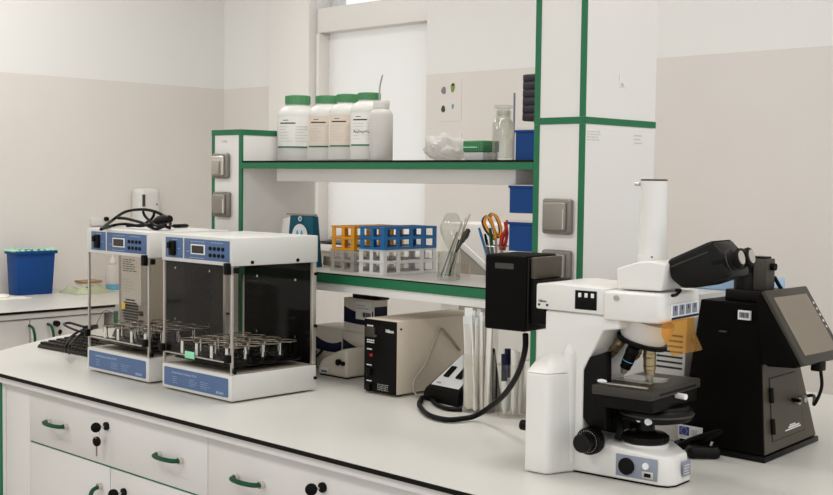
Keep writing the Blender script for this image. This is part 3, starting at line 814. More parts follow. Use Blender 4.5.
# stoppered glass bottle
c_ = ony(503, 150, 2.19); c_.z = SH1; h = ony(503, 111, 2.19).z - SH1; r = 22 / FPX * (c_ - CAM).length / 2
t = thing('glass_bottle', 'empty clear glass bottle with flat stopper on the upper shelf', 'bottle', c_)
B().lathe([(r, .0003), (r, h * .72), (r * .95, h * .78), (r * .7, h * .84), (r * .7, h), (r * .62, h), (r * .62, h * .85), (r * .9, h * .75), (r * .92, .006)], c_, seg=28).build('body', 'glass', t)
B().lathe([(r * .5, h * .9), (r * .58, h * 1.02), (r * .6, h * 1.04), (r * .86, h * 1.06), (r * .86, h * 1.11), (r * .2, h * 1.115)], c_, seg=24).build('stopper', 'glass', t)
# blue bins and purple box by the tall column
def bin_box(x0, x1, y0, y1, z0, z1, label, M_='bin_blue'):
    t = thing('storage_bin', label, 'bin', ((x0 + x1) / 2, (y0 + y1) / 2, z0))
    q = .0025
    b = B().box(x0, x1, y0, y1, z0, z0 + q).box(x0, x1, y0, y0 + q, z0 + q, z1).box(x0, x1, y1 - q, y1, z0 + q, z1).box(x1 - q, x1, y0 + q, y1 - q, z0 + q, z1)
    b.box(x0, x0 + q, y0 + q, y1 - q, z0 + q, z0 + (z1 - z0) * .55)
    b.build('tub', M_, t)
    B().box(x0 - .002, x1, y0 - .004, y0 - .0002, z1 - .006, z1, .001).build('rim', M_, t)
    B().box(x0 - .001, x0 + .006, y0 - .0035, y0 - .0002, z1 - .016, z1 - .0065).build('clip', 'clear_plastic', t)
    B().box(x0, x1, y0 + .0028, y0 + .006, z1 + .0002, z1 + .006).build('cover_strip', 'clear_plastic', t)
    return t
def zy(px, py, Y): return ony(px, py, Y).z
yb = 2.175
bin_box(ony(515.5, 150, yb).x, C2a - .003, yb, 2.30, SH1 + .0003, zy(520, 130, yb), 'blue storage bin standing on the upper shelf against the tall column')
zb = zy(515, 251, yb)
bin_box(ony(509, 240, yb).x, C2a - .003, yb, 2.30, zy(515, 213, yb), zy(515, 185.5, yb), 'upper of the two blue bins hung under the upper shelf at the tall column')
bin_box(ony(509, 240, yb).x, C2a - .003, yb, 2.30, zy(515, 251, yb), zy(515, 222, yb), 'lower of the two blue bins hung under the upper shelf at the tall column')
x0 = ony(521.5, 100, 2.2).x
t = thing('purple_box', 'dark purple ribbed rack hung on the tall column above the blue bin', 'rack', ((x0 + C2a) / 2, 2.25, zy(527, 121, 2.2)))
z0, z1 = zy(527, 121, 2.2), zy(527, 74, 2.2)
B().box(x0, C2a - .002, 2.203, 2.29, z0, z1, .004).build('body', 'purple', t)
n = 6
for k in range(n):
    a = z0 + (z1 - z0) * (k + .08) / n; b_ = z0 + (z1 - z0) * (k + .92) / n
    B().box(x0 + .003, C2a - .004, 2.2, 2.2028, a, b_, .001).build('rib', 'purple', t)
# thin stick behind the bottle
bc = ony(513, 150, 2.33); bc.z = SH1
B().box(bc.x - .002, bc.x + .002, 2.33, 2.334, SH1 + .0003, zy(513, 93, 2.33)).single('marker_strip', 'panel_grey', bc, 'narrow bluish marker strip standing behind the stoppered glass bottle', 'strip')

# =================================================================== LOWER SHELF CONTENT
def tube_rack(x0, x1, y0, y1, z0, z1, m_, label, cols_y=(.18, .38, .18), cols_x=(.3, .3)):
    t = thing('tube_rack', label, 'tube rack', ((x0 + x1) / 2, (y0 + y1) / 2, z0))
    zm = (z0 + z1) / 2; q = .0025
    def tier(z, nm, solid=False):
        b = B()
        nx, ny = 5, 10
        if solid: b.box(x0 + q, x1 - q, y0 + q, y1 - q, z, z + .003)
        else:
            for i in range(nx + 1):
                x = x0 + q + (x1 - x0 - 2 * q - .003) * i / nx; b.box(x, x + .003, y0 + q, y1 - q, z, z + .003)
            for j in range(ny + 1):
                y = y0 + q + (y1 - y0 - 2 * q - .003) * j / ny; b.box(x0 + q, x1 - q, y, y + .003, z + .0002, z + .0028)
        b.build(nm, m_, t)
    tier(z1 - .0032, 'top_tier'); tier(zm - .0015, 'middle_tier'); tier(z0 + .0003, 'bottom_tier', True)
    def panel(lo, hi, cols, ax, c0, nm):
        b = B(); L = hi - lo; n = len(cols); bar = (1 - sum(cols)) / (n + 1)
        def bx_(a, e, za, ze):
            if ax == 'y': b.box(c0, c0 + q, a, e, za, ze)
            else: b.box(a, e, c0, c0 + q, za, ze)
        u = lo
        for k in range(n + 1):
            bx_(u, u + bar * L, z0, z1); u += bar * L + (cols[k] * L if k < n else 0)
        u = lo + bar * L
        for k in range(n):
            for (a, e) in ((z0, z0 + .006), (zm - .004, zm + .004), (z1 - .006, z1)): bx_(u, u + cols[k] * L, a, e)
            u += (cols[k] + bar) * L
        b.build(nm, m_, t)
    panel(y0, y1, cols_y, 'y', x1 - q, 'side_panel'); panel(y0, y1, cols_y, 'y', x0, 'side_panel')
    panel(x0 + q, x1 - q, cols_x, 'x', y0, 'end_panel'); panel(x0 + q, x1 - q, cols_x, 'x', y1 - q, 'end_panel')
    lip = B().box(x0 - .003, x1 + .003, y0 - .003, y0 - .0001, z1 - .003, z1).box(x0 - .003, x1 + .003, y0 - .003, y0 - .0001, zm - .0015, zm + .0015)
    lip.box(x0 - .003, x1 + .003, y0 - .003, y0 - .0001, z0, z0 + .0025)
    lip.build('lip', m_, t)
    return t
rz = zy(383.4, 250.2, 2.197)
rt = zy(383.4, 227.3, 2.197)
tube_rack(-2.348, -2.253, 2.197, 2.40, SH2 + .0003, rz, 'rack_white', 'white tube rack under the blue tube rack')
tube_rack(-2.342, -2.251, 2.195, 2.398, rz + .0003, rt, 'rack_blue', 'blue tube rack stacked on the white rack', (.16, .18, .16, .16))
tube_rack(-2.476, -2.382, 2.21, 2.405, SH2 + .0003, zy(334, 249.5, 2.21), 'rack_clear', 'translucent tube rack under the yellow rack')
tube_rack(-2.474, -2.384, 2.212, 2.403, zy(334, 249.5, 2.21) + .0003, zy(334, 225.5, 2.212), 'rack_yellow', 'yellow tube rack beside the blue rack')
# teal box behind the incubator
p0 = ony(285, 240, 2.25); 
t = thing('tissue_box', 'teal and white carton with round white emblem behind the second incubator', 'carton', (ony(298, 236, 2.25).x, 2.25, SH2))
xa, xb = ony(277.5, 230, 2.235).x, ony(314, 230, 2.235).x; zt_ = zy(300, 216, 2.235)
xm = xa + (xb - xa) * .24
B().hexa([(xm, 2.235, SH2 + .0003), (xb, 2.235, SH2 + .0003), (xb, 2.268, SH2 + .0003), (xm, 2.268, SH2 + .0003)],
         [(xm + .012, 2.24, zt_), (xb - .012, 2.24, zt_), (xb - .012, 2.262, zt_), (xm + .012, 2.262, zt_)], .002).build('body', 'teal', t)
B().hexa([(xa, 2.236, SH2 + .0003), (xm - .0005, 2.236, SH2 + .0003), (xm - .0005, 2.268, SH2 + .0003), (xa, 2.268, SH2 + .0003)],
         [(xa + .016, 2.241, zt_ - .010), (xm + .0115, 2.241, zt_ - .003), (xm + .0115, 2.262, zt_ - .003), (xa + .016, 2.262, zt_ - .010)], .001).build('end_flap', 'paper', t)
B().box(xm - .02, xb - .02, 2.25, 2.266, zt_ + .0003, zt_ + .006, .002).build('lid_flap', 'device_grey', t)
cxm = (xm + xb) / 2; em = B(); n = 22; zc = zy(304, 236, 2.235)
em.prism([(cxm +   .034 * math.cos(2 * math.pi * k / n), zc + .034 * math.sin(2 * math.pi * k / n)) for k in range(n)], 2.2345, 2.2352, 'y')
# emblem lies on the sloping front
eo = em.build('emblem', 'ink_white', t)
for dx in (-.010, .009):
    B().prism([(cxm + dx - .009, zc - .006), (cxm + dx + .009, zc - .006), (cxm + dx + .002, zc + .016), (cxm + dx - .002, zc + .016)], 2.2336, 2.2343, 'y').build('peak', 'sky_blue', eo)
B().ring((cxm + .0, 2.2355, zt_ - .008), .006, .0018, (0, 1, 0), 14, 5).build('small_mark', 'ink_white', t)
# clear crate behind racks
t = thing('clear_tray', 'low clear plastic tray with brown content behind the tube racks', 'tray', (-2.56, 2.35, SH2))
tb = B().box(-2.62, -2.49, 2.285, 2.40, SH2 + .0003, SH2 + .003)
for a in ((-2.62, -2.617, 2.285, 2.40), (-2.493, -2.49, 2.285, 2.40), (-2.617, -2.493, 2.285, 2.288), (-2.617, -2.493, 2.397, 2.40)): tb.box(*a, SH2 + .003, SH2 + .045)
tb.build('body', 'clear_plastic', t)
B().box(-2.60, -2.52, 2.29, 2.37, SH2 + .0032, SH2 + .03, .003).build('content', 'device_grey', t)
# jar of tools
bc = ony(449, 270, 2.24); bc.z = SH2; r = .030
t = thing('tool_jar', 'glass jar of dissecting tools beside the white tube rack', 'jar', bc)
B().lathe([(r * .9, .0003), (r, .003), (r, .072), (r * .94, .072), (r * .94, .005)], bc, seg=24).build('glass', 'glass', t)
tl = [((447, 276), (470, 214), 'steel', .0016), ((445, 276), (462, 222), 'steel', .0018), ((452, 276), (466, 218), 'steel', .0013), ((441, 276), (457, 232), 'wire', .002), ((449, 276), (459, 240), 'dark_grey', .0028)]
for k, (p, q_, mm, rr) in enumerate(tl):
    a, b_ = ony(*p, 2.24 + .004 * k), ony(*q_, 2.225 + .006 * k); a.z = max(a.z, SH2 + .006)
    B().tube([a, (a + b_) / 2, b_], rr, 6, 2).build('tool', mm, t)
a, b_ = ony(456, 252, 2.23), ony(469, 229, 2.23)
B().tube([a, a + (b_ - a) * .35, a + (b_ - a) * .7, b_], [.003, .0035, .0065, .0085, .0065, .002], 8).build('tool', 'dark_grey', t)
# inverted flask on a clear cylinder
bc = ony(451, 270, 2.33); bc.z = SH2; z1 = zy(451, 213, 2.33) - SH2
t = thing('glass_flask', 'upturned clear flask standing behind the jar of tools', 'flask', bc)
B().lathe([(.008, .0003), (.008, .07), (.012, .078), (.030, z1 - .05), (.031, z1 - .035), (.018, z1 - .006), (.012, z1)], bc, seg=22).build('glass', 'glass', t)
# two small beakers
bc = ony(463, 276, 2.32); bc.z = SH2
B().lathe([(.019, .0003), (.019, .038), (.0175, .038), (.0175, .003)], bc, seg=18).single('beaker', 'clear_plastic', bc, 'small clear beaker between the tool jar and the lamp housing', 'beaker')
# pen cup with scissors
bc = ony(497, 262, 2.235); bc.z = SH2; r = .030; hz = zy(497, 246, 2.235)
t = thing('pen_cup', 'clear cup holding scissors and pens beside the blue bins', 'cup', bc)
B().lathe([(r * .85, .0003), (r, .004), (r, hz - SH2), (r * .93, hz - SH2), (r * .9, .006)], bc, seg=24).build('cup', 'clear_plastic', t)
B().ring((bc.x, bc.y, hz), r * .98, .0016).build('rim', 'steel', t)
t = thing('scissors', 'orange-handled scissors standing in the pen cup', 'scissors', (bc.x, bc.y, SH2 + .006))
def loop(px, Y, r_, m_, nm, par): return B().tube([ony(x, y, Y) for x, y in px], r_, 8, 4, True).build(nm, m_, par)
loop([(484.5, 222), (487, 217), (491, 220), (494, 229), (496, 238), (493, 236), (488, 230)], 2.23, .0032, 'orange_handle', 'handle', t)
loop([(490, 220), (492, 214.5), (497, 217), (501, 228), (500, 236), (496, 233), (493, 226)], 2.24, .0032, 'orange_handle', 'handle', t)
loop([(482.5, 222), (485.5, 216.5), (490, 219), (493.5, 229), (496, 239), (492, 237.5), (486, 231)], 2.234, .003, 'purple', 'handle_back', t)
loop([(488.5, 218), (491, 213.8), (495, 216), (499, 226), (499, 237), (495, 235), (492, 226)], 2.245, .0025, 'purple', 'handle_back', t)
B().tube([ony(496, 239, 2.232), Vector((bc.x, bc.y, SH2 + .01))], .003, 6, 1).build('blade', 'steel', t)
def pen(px0, px1, Y, m_, label, r_=.0034, cat='pen', name='pen'):
    a, b_ = ony(*px0, Y), ony(*px1, Y); b_.z = max(b_.z, SH2 + .008)
    t = thing(name, label, cat, b_)
    d = (a - b_)
    B().tube([b_, b_ + d * .8], r_, 8, 1).build('barrel', m_, t); B().tube([b_ + d * .8, a], [r_ * 1.15, r_ * .8], 8, 1).build('cap', m_, t)
pen((479, 228), (492, 272), 2.225, 'rack_blue', 'blue pen leaning out of the pen cup')
pen((490, 228), (494, 272), 2.222, 'green_handle', 'green pen standing in the pen cup', .0042)
pen((485, 234), (493, 273), 2.243, 'black_plastic', 'black pen standing in the pen cup')
t = thing('pliers', 'red-handled pliers standing in the pen cup', 'pliers', (bc.x + .012, bc.y, SH2 + .01))
B().tube([ony(507, 220, 2.24), ony(506, 230, 2.24), ony(502, 238, 2.24), ony(501, 250, 2.24)], [.003, .005, .0055, .0055, .005], 8).build('handle', 'red', t)
B().tube([ony(505, 222, 2.25), ony(507, 234, 2.25), ony(504, 250, 2.25)], .0042, 8).build('handle', 'red', t)
B().tube([ony(502, 250, 2.24), Vector((bc.x + .010, bc.y, SH2 + .012))], .004, 6, 1).build('jaw', 'steel', t)

# =================================================================== ON THE BENCH UNDER THE SHELF
# cartons
def carton(x0, x1, y0, y1, z0, z1, label, dark='navy', band=(.25, .6), mark=True, base='cream'):
    t = thing('carton', label, 'box', ((x0 + x1) / 2, (y0 + y1) / 2, z0))
    B().box(x0, x1, y0, y1, z0 + .0003, z1, .0012).build('body', base, t)
    h = z1 - z0; w_ = x1 - x0
    if band:
        n = 12; up = [(x0 + .002 + (w_ - .004) * k / n, z0 + h * (band[1] - .16 * math.sin(k / n * 2.6))) for k in range(n + 1)]
        dn = [(x0 + .002 + (w_ - .004) * k / n, z0 + h * (band[0] - .04 * math.sin(k / n * 2.6))) for k in range(n, -1, -1)]
        B().prism(dn[::-1] + up[::-1], y0 - .0009, y0 - .0002, 'y').build('printed_band', dark, t)
        B().box(x1 + .0002, x1 + .0009, y0 + .003, y1 - .003, z0 + h * .08, z0 + h * .8).build('printed_side', dark, t)
    if mark:
        B().box(x0 + w_ * .42, x0 + w_ * .95, y0 - .0016, y0 - .001, z0 + h * .40, z0 + h * .92).build('sticker', 'paper', t)
        scribble(t, (x0 + w_ * .45, y0 - .0022, z0 + h * .72), XR, ZU, w_ * .45, h * .16, 2, 'ink_grey')
        barcode(t, (x0 + w_ * .66, y0 - .0022, z0 + h * .48), XR, ZU, w_ * .26, h * .14)
    return t
YB_ = 2.28
x = lambda px, Y=YB_: ony(px, 340, Y).x
z = lambda py, px=350, Y=YB_: ony(px, py, Y).z
zA, zB, zC = z(330.5, 346), z(297.3, 346), z(325.5, 320, 2.30)
carton(x(313, 2.30), x(342, 2.30), 2.30, 2.40, BT, zC, 'white carton with dark wave print standing under the shelf beside the incubator', band=(.45, .78), mark=False)
carton(x(343), x(376), YB_, YB_ + .11, BT, zA, 'white carton with dark print at the bottom of the carton stack', band=(.50, .80), mark=False)
carton(x(344.5), x(374.5), YB_ - .004, YB_ + .05, zA + .0003, zB, 'white and navy carton with barcode sticker in the middle of the carton stack', band=(.28, .75))
carton(x(351), x(377), YB_ + .004, YB_ + .046, zB + .0003, 1.1475, 'black carton topmost of the stack under the shelf', base='black_satin', band=None, mark=True)
# pale rounded device
p0 = onz(325, 371); p1 = onz(368, 371)
t = thing('desktop_device', 'small pale rounded laboratory device with barcode sticker under the shelf', 'device', (-2.49, 2.23, BT))
X0, X1_ = p0.x + .030, p0.x + .150; YY = p0.y - .055
prof = [(X0, .003), (X1_, .003), (X1_, .085), (X1_ - .02, .082), (X0 + .05, .062), (X0 + .014, .044), (X0 + .001, .024)]
B().prism([(a, BT + b_) for a, b_ in prof], YY, YY + .078, 'y', .008, 4).build('housing', 'cream', t)
B().box(X0 + .006, X1_ - .004, YY + .004, YY + .076, BT, BT + .0028).build('sole', 'black_plastic', t)
bs = B(); plate(bs, (X0 + .014, YY - .0002, BT + .008), XR, ZU, .032, .016); st = bs.build('sticker', 'ink_white', t)
barcode(st, (X0 + .017, YY - .0007, BT + .010), XR, ZU, .024, .006)
B().cyl((X1_ - .028, YY - .0002, BT + .045), (X1_ - .028, YY - .008, BT + .045), .009, seg=14).build('knob', 'black_plastic', t)
B().cyl((X1_ - .010, YY - .0002, BT + .043), (X1_ - .010, YY - .007, BT + .043), .006, seg=14).build('knob', 'black_plastic', t)
t = thing('eyepiece_adapter', 'small black and chrome adapter standing behind the incubator under the shelf', 'adapter', onz(319, 366))
pc = onz(319, 368) + Vector((-.02, -.02, 0))
B().lathe([(.022, .0003), (.022, .05), (.015, .055)], pc, seg=18).build('body', 'black_satin', t)
B().lathe([(.0165, .0555), (.0165, .064), (.012, .066)], pc, seg=18).build('collar', 'chrome', t)
B().tube([pc + Vector((.022, 0, .03)), pc + Vector((.05, -.01, .045)), pc + Vector((.078, -.02, .062))], .004, 8).build('lever', 'black_plastic', t)

# lamp power supply
px0, px1, py0, py1, pz = -2.236, -2.118, 2.113, 2.452, 1.093
t = thing('power_supply', 'beige metal lamp power supply with black front panel under the shelf', 'power supply', ((px0 + px1) / 2, 2.28, BT))
for xx in (px0 + .02, px1 - .02):
    for yy in (py0 + .03, py1 - .03): B().cyl((xx, yy, BT), (xx, yy, BT + .006), .009, seg=10).build('foot', 'black_plastic', t)
B().box(px0, px1, py0 + .004, py1, BT + .0062, pz, .002).build('case', 'beige_metal', t)
fp = B().box(px0 + .001, px1 - .001, py0, py0 + .0038, BT + .0065, pz - .0015, .001).build('front_panel', 'black_plastic', t)
yy = py0 - .0001
lettering('Nikon', .0115, (px0 + .080, yy - .0003, pz - .030), XR, ZU, 'ink_white', fp, bold=.0003)
B().box(px0 + .008, px0 + .042, yy - .004, yy, pz - .047, pz - .022, .001).build('meter_window', 'dark_grey', fp)
scribble(fp, (px0 + .012, yy - .0003, pz - .02), XR, ZU, .022, .006, 1, 'ink_white', ragged=False, th=.004)
scribble(fp, (px0 + .012, yy - .0003, pz - .062), XR, ZU, .030, .011, 2, 'ink_white', th=.003)
B().cyl((px0 + .046, yy, pz - .042), (px0 + .046, yy - .003, pz - .042), .003, seg=10).build('lamp_dot', 'chrome', fp)
B().cyl((px0 + .030, yy, pz - .093), (px0 + .030, yy - .004, pz - .093), .0045, seg=10).build('indicator', 'red', fp)
for zz in (pz - .138, pz - .178): B().box(px0 + .014, px0 + .028, yy - .006, yy, zz - .010, zz + .008, .001).build('switch', 'black_satin', fp)
for zz in (pz - .080, pz - .121, pz - .162): scribble(fp, (px0 + .012, yy - .0003, zz), XR, ZU, .018, .004, 1, 'ink_white', ragged=False, th=.003)
scribble(fp, (px0 + .052, yy - .0003, BT + .013), XR, ZU, .050, .018, 4, 'ink_grey', th=.0018)
B().cyl((px1 + .0001, py0 + .016, pz - .02), (px1 + .002, py0 + .016, pz - .02), .003, seg=10).build('case_screw', 'dark_grey', t)
ob = B().tube([(px1 + .003, 2.35, 1.0), (px1 + .005, 2.30, 1.045), (px1 + .008, 2.265, 1.06), (px1 + .02, 2.20, .98), (px1 + .022, 2.155, .94), (px1 + .03, 2.16, BT + .006), (px1 + .048, 2.20, BT + .005)], .0028, 8)
ob.build('mains_lead', 'device_grey', t)

# black controller with white sloping face
ca, cb = onz(424, 396), onz(470, 408)
t = thing('foot_controller', 'black controller with sloping white keypad between power supply and pipette tube', 'controller', (-2.0, 2.24, BT))
rx = -1.982
def cw(u, v, zz): # axis turned towards the room
    a = math.radians(-4); u *= 1.1; v *= 1.1; zz *= 1.12; return (rx + u * math.cos(a) - v * math.sin(a), 2.222 + u * math.sin(a) + v * math.cos(a), BT + zz)
B().hexa([cw(-.065, -.075, .0003), cw(.055, -.075, .0003), cw(.05, .07, .0003), cw(-.05, .07, .0003)],
         [cw(-.058, -.07, .028), cw(.05, -.07, .028), cw(.042, .055, .118), cw(-.032, .055, .118)], .004).build('housing', 'black_plastic', t)
def slope(u, s, off): # point on sloping face
    return Vector(cw(u, -.07 + .125 * s, .028 + .09 * s)) + Vector((0, -.585, .81)) * off
ff = B().hexa([slope(-.047, .08, .0012), slope(.043, .08, .0012), slope(.038, .95, .0012), slope(-.028, .95, .0012)],
         [slope(-.047, .08, .0022), slope(.043, .08, .0022), slope(.038, .95, .0022), slope(-.028, .95, .0022)]).build('keypad', 'ink_white', t)
def onface(u, s, w_, h_, th, m_, nm):
    B().hexa([slope(u, s, .0023), slope(u + w_, s, .0023), slope(u + w_, s + h_, .0023), slope(u, s + h_, .0023)],
             [slope(u, s, .0023 + th), slope(u + w_, s, .0023 + th), slope(u + w_, s + h_, .0023 + th), slope(u, s + h_, .0023 + th)], .0005, 1).build(nm, m_, ff)
onface(-.030, .26, .016, .22, .004, 'black_plastic', 'switch'); onface(.010, .26, .018, .24, .005, 'black_plastic', 'dial')
onface(-.012, .70, .009, .12, .0006, 'ink_dark', 'mark'); onface(-.012, .86, .03, .035, .0006, 'ink_dark', 'mark'); onface(-.035, .12, .014, .03, .0006, 'ink_grey', 'mark')

# measuring tube of wrapped pipettes
def upright_tube(px, py, r, h, name, label, cat):
    c_ = onz(px, py); c_ += Vector((CAM.x - c_.x, CAM.y - c_.y, 0)).normalized() * -r
    t = thing(name, label, cat, c_)
    B().lathe([(r * .98, .0003), (r, .003), (r, h), (r * .94, h), (r * .94, .006)], c_, seg=28).build('tube', 'clear_plastic', t)
    return t, c_
t, c_ = upright_tube(478.5, 414.5, .040, .14, 'pipette_holder', 'clear cylinder packed with white wrapped pipettes beside the controller', 'holder')
for k in range(15):
    a = k * 2.4; rr = .031 * math.sqrt((k + .5) / 15); x_, y_ = c_.x + rr * math.cos(a), c_.y + rr * math.sin(a)
    ln = .232 + random.uniform(-.012, .01); dx, dy = random.uniform(-.006, .006) + .12 * (x_ - c_.x), random.uniform(-.006, .006) + .12 * (y_ - c_.y)
    M = Matrix.Translation((x_, y_, c_.z + .007)) @ Matrix.Rotation(dx / .1, 4, 'Y') @ Matrix.Rotation(-dy / .1, 4, 'X') @ Matrix.Rotation(a, 4, 'Z')
    tt = thing('wrapped_pipette', 'white paper-wrapped pipette in the clear cylinder', 'pipette', (x_, y_, c_.z + .007), group='wrapped pipettes in the cylinder')
    B().hexa([M @ Vector(p) for p in ((-.0085, -.0028, 0), (.0085, -.0028, 0), (.0085, .0028, 0), (-.0085, .0028, 0))], [M @ Vector(p) for p in ((-.009, -.0015, ln - .02), (.009, -.0015, ln - .02), (.009, .0015, ln - .02), (-.009, .0015, ln - .02))], .001, 1).build('wrapper', 'paper', tt)
    B().hexa([M @ Vector(p) for p in ((-.009, -.0014, ln - .0198), (.009, -.0014, ln - .0198), (.009, .0014, ln - .0198), (-.009, .0014, ln - .0198))], [M @ Vector(p) for p in ((-.0095, -.0003, ln), (.0095, -.0003, ln), (.0095, .0003, ln), (-.0095, .0003, ln))]).build('sealed_end', 'ink_white', tt)
t, c_ = upright_tube(511, 419, .033, .125, 'marker_jar', 'clear jar of white and navy dropper pens next to the microscope', 'jar')
for k in range(7):
    a = k * 2.4 + 1; rr = .023 * math.sqrt((k + .4) / 7); x_, y_ = c_.x + rr * math.cos(a), c_.y + rr * math.sin(a)
    ln = .155 + random.uniform(-.01, .012); top = Vector((x_ + (x_ - c_.x) * .12, y_ + (y_ - c_.y) * .12, c_.z + ln)); bt = Vector((x_, y_, c_.z + .008)); d = top - bt
    nav = k in (1, 3, 4)
    tt = thing('dropper_pen', 'white dropper pen with navy cap standing in the clear jar' if nav else 'all-white dropper pen standing in the clear jar', 'pen', bt, group='navy-capped pens in the jar' if nav else 'white pens in the jar')
    B().tube([bt, bt + d * .12, bt + d * .55], [.002, .0062, .0062, .0062], 8, 1).build('barrel', 'ink_white', tt)
    B().tube([bt + d * .551, top], .0072, 8, 1).build('cap', 'navy' if nav else 'paper', tt)
bc = onz(505, 419)
# thick black lamp cable from the lamp housing
cab_pts = [ony(525.5, 334, 1.90), ony(525, 350, 1.91), ony(519, 371, 1.95), ony(508, 390, 1.99), ony(494, 404, 2.025), onz(476, 415.5, BT + .014), onz(460, 419, BT + .0082), onz(445, 419.5, BT + .0078), onz(428, 414.5, BT + .0078), onz(419.5, 405, BT + .0078), onz(422, 397.5, BT + .0078)]
B().tube(cab_pts, .0062, 10).single('lamp_cable', 'black_plastic', onz(448, 418.5), 'thick black cable hanging from the lamp housing and curling on the bench', 'cable')
B().tube([onz(431, 398, BT + .006), onz(436, 404, BT + .006), onz(447, 408.5, BT + .006), onz(462, 409.5, BT + .006)], .0055, 10).single('short_cable', 'black_plastic', onz(445, 408, BT), 'short black cable end lying inside the curl of the lamp cable', 'cable')

# =================================================================== MICROSCOPE
MO, MR = Vector((-1.344, 1.821, BT)), math.radians(6)
t = thing('microscope', 'white upright fluorescence microscope with black stage and black eyepieces', 'microscope', MO, MR)
MM = ROOT[t.name]; MI = MM.inverted()
def nv(x_, y_, v):
    o = MI @ CAM; d = MI.to_3x3() @ ray(x_, y_); return o + d * ((v - o.y) / d.y)
def uz(x_, y_, v): p = nv(x_, y_, v); return (p.x, p.z)
def L(b, nm, m_, par=None, label=None): return b.build(nm, m_, par or t, True, label=label)
AU, AV = .112, .08
# base foot
bb = [(-.03, 0), (.175, 0), (.193, .006), (.201, .022), (.202, .078), (.150, .135), (.11, .16), (-.03, .16)]
tb_ = [(-.03, .003), (.170, .003), (.186, .009), (.193, .024), (.194, .076), (.145, .132), (.108, .156), (-.03, .156)]
bs = L(B().hexa([(u, v, .003) for u, v in bb], [(u, v, .056 + (.014 if u < 0 else .0)) for u, v in tb_], .005, 3), 'base', 'microscope_white')
L(B().hexa([(u * .985, v * .97 + .003, .0003) for u, v in bb], [(u * .985, v * .97 + .003, .0029) for u, v in bb]), 'sole', 'black_plastic')
cp = L(B().box(.089, .173, -.0012, .0006, .010, .050, .0005), 'control_panel', 'panel_grey', bs)
L(B().cyl((.112, -.0013, .030), (.112, -.006, .030), .0155, seg=28), 'brightness_dial', 'black_plastic', bs)
L(B().cyl((.151, -.0013, .036), (.151, -.005, .036), .0062, seg=18), 'button', 'ink_white', bs)
L(B().box(.143, .166, -.0022, -.0013, .013, .026, .0005), 'socket_plate', 'alu', bs)
L(B().box(.148, .161, -.0032, -.0023, .016, .023, .0005), 'socket_slot', 'black_plastic', bs)
L(B().box(.2015, .2035, .043, .073, .016, .044, .0005), 'front_plate', 'panel_grey', bs)
scribble(bs, (.2037, .047, .02), YR, ZU, .022, .02, 4, 'ink_white', True, th=.0015)
# rear body and arm
rb = [(-.076, -.057), (-.030, -.057), (-.022, -.049), (-.012, -.022), (.0, .0), (.0, .16), (-.012, .182), (-.022, .209), (-.030, .217), (-.076, .217)]
rt_ = [(-.078, -.053), (-.034, -.053), (-.026, -.045), (-.014, -.018), (.0, .003), (.0, .157), (-.014, .178), (-.026, .205), (-.034, .213), (-.078, .213)]
ra_ = [(-.09, 0), (-.055, -.001), (-.035, -.001), (-.017, -.001), (.0, .003), (.0, .157), (-.017, .161), (-.035, .161), (-.055, .161), (-.09, .160)]
L(B().hexa([(u, v, .001) for u, v in rb], [(u, v, .190) for u, v in rt_], .005, 3), 'rear_body', 'microscope_white')
L(B().hexa([(u, v, .190) for u, v in rt_], [(u, v, .205 if k in (0, 9) else .225) for k, (u, v) in enumerate(ra_)], .002, 2), 'rear_shoulder', 'microscope_white')
# rounded rib beside the arm
L(B().tube([(-.015, .004, .02), (-.015, .004, .12), (-.015, .004, .205), (-.015, .007, .228), (-.015, .014, .242)], [.016, .016, .016, .016, .016, .016, .015, .013, .007], 20), 'side_rib', 'microscope_white')
arm = [(-.09, .15), (-.09, .215), (-.09, .262), (-.070, .266), (-.070, .304), (.09, .304), (.09, .280), (.056, .275), (.017, .198), (.017, .06), (-.09, .06)]
L(B().prism(arm, .0, .16, 'y', .004, 3), 'arm', 'microscope_white')
# horizontal illuminator head
hd = L(B().prism([(-.088, .306), (.060, .3045), (.060, .353), (-.052, .357), (-.088, .354)], -.006, .166, 'y', .003, 2), 'illuminator', 'microscope_white')
L(B().box(-.001, .045, -.0075, -.0062, .312, .3475, .0004), 'filter_slot', 'black_plastic', hd)
for k in range(3): L(B().box(  .007 + k * .0135, .013 + k * .0135, -.010, -.0076, .335, .343, .0006), 'slider_tab', 'ink_white', hd)
L(B().box(-.083, -.0785, -.0068, -.0062, .3125, .3165), 'label_mark', 'ink_dark', hd)
L(B().box(-.065, -.0605, -.0068, -.0062, .3125, .3165), 'label_mark', 'ink_dark', hd)
lettering('Nikon', .007, (-.082, -.0068, .3195), XR, ZU, 'ink_dark', hd, True)
fb = [(.060, -.010), (.125, -.010), (.168, -.002), (.176, .01), (.176, .150), (.168, .162), (.125, .170), (.060, .170)]
ft_ = [(.060, -.010), (.125, -.010), (.168, -.002), (.176, .01), (.176, .150), (.168, .162), (.125, .170), (.060, .170)]
nb = L(B().hexa([(u, v, .2965) for u, v in fb], [(u, v, .350) for u, v in ft_], .005, 3), 'filter_turret', 'microscope_white')
L(B().cyl((.088, -.0102, .339), (.088, -.013, .339), .005, seg=16), 'screw', 'device_grey', nb)
L(B().box(.1762, .178, .030, .145, .302, .3305, .0005), 'indicator_plate', 'ink_white', nb)
L(B().box(.1782, .1792, .032, .143, .302, .306), 'indicator_line', 'navy', nb)
for k in range(4):
    L(B().box(.1782, .1788, .036 + k * .027, .056 + k * .027, .309, .327), 'position_window', 'panel_grey', nb)
    L(B().box(.1789, .1794, .044 + k * .027, .047 + k * .027, .318, .326), 'position_mark', 'ink_dark', nb)
L(B().tube([(.172, .06, .354), (.185, .05, .3555), (.187, .03, .349), (.189, .01, .349)], .003, 8), 'lever', 'black_plastic', nb)
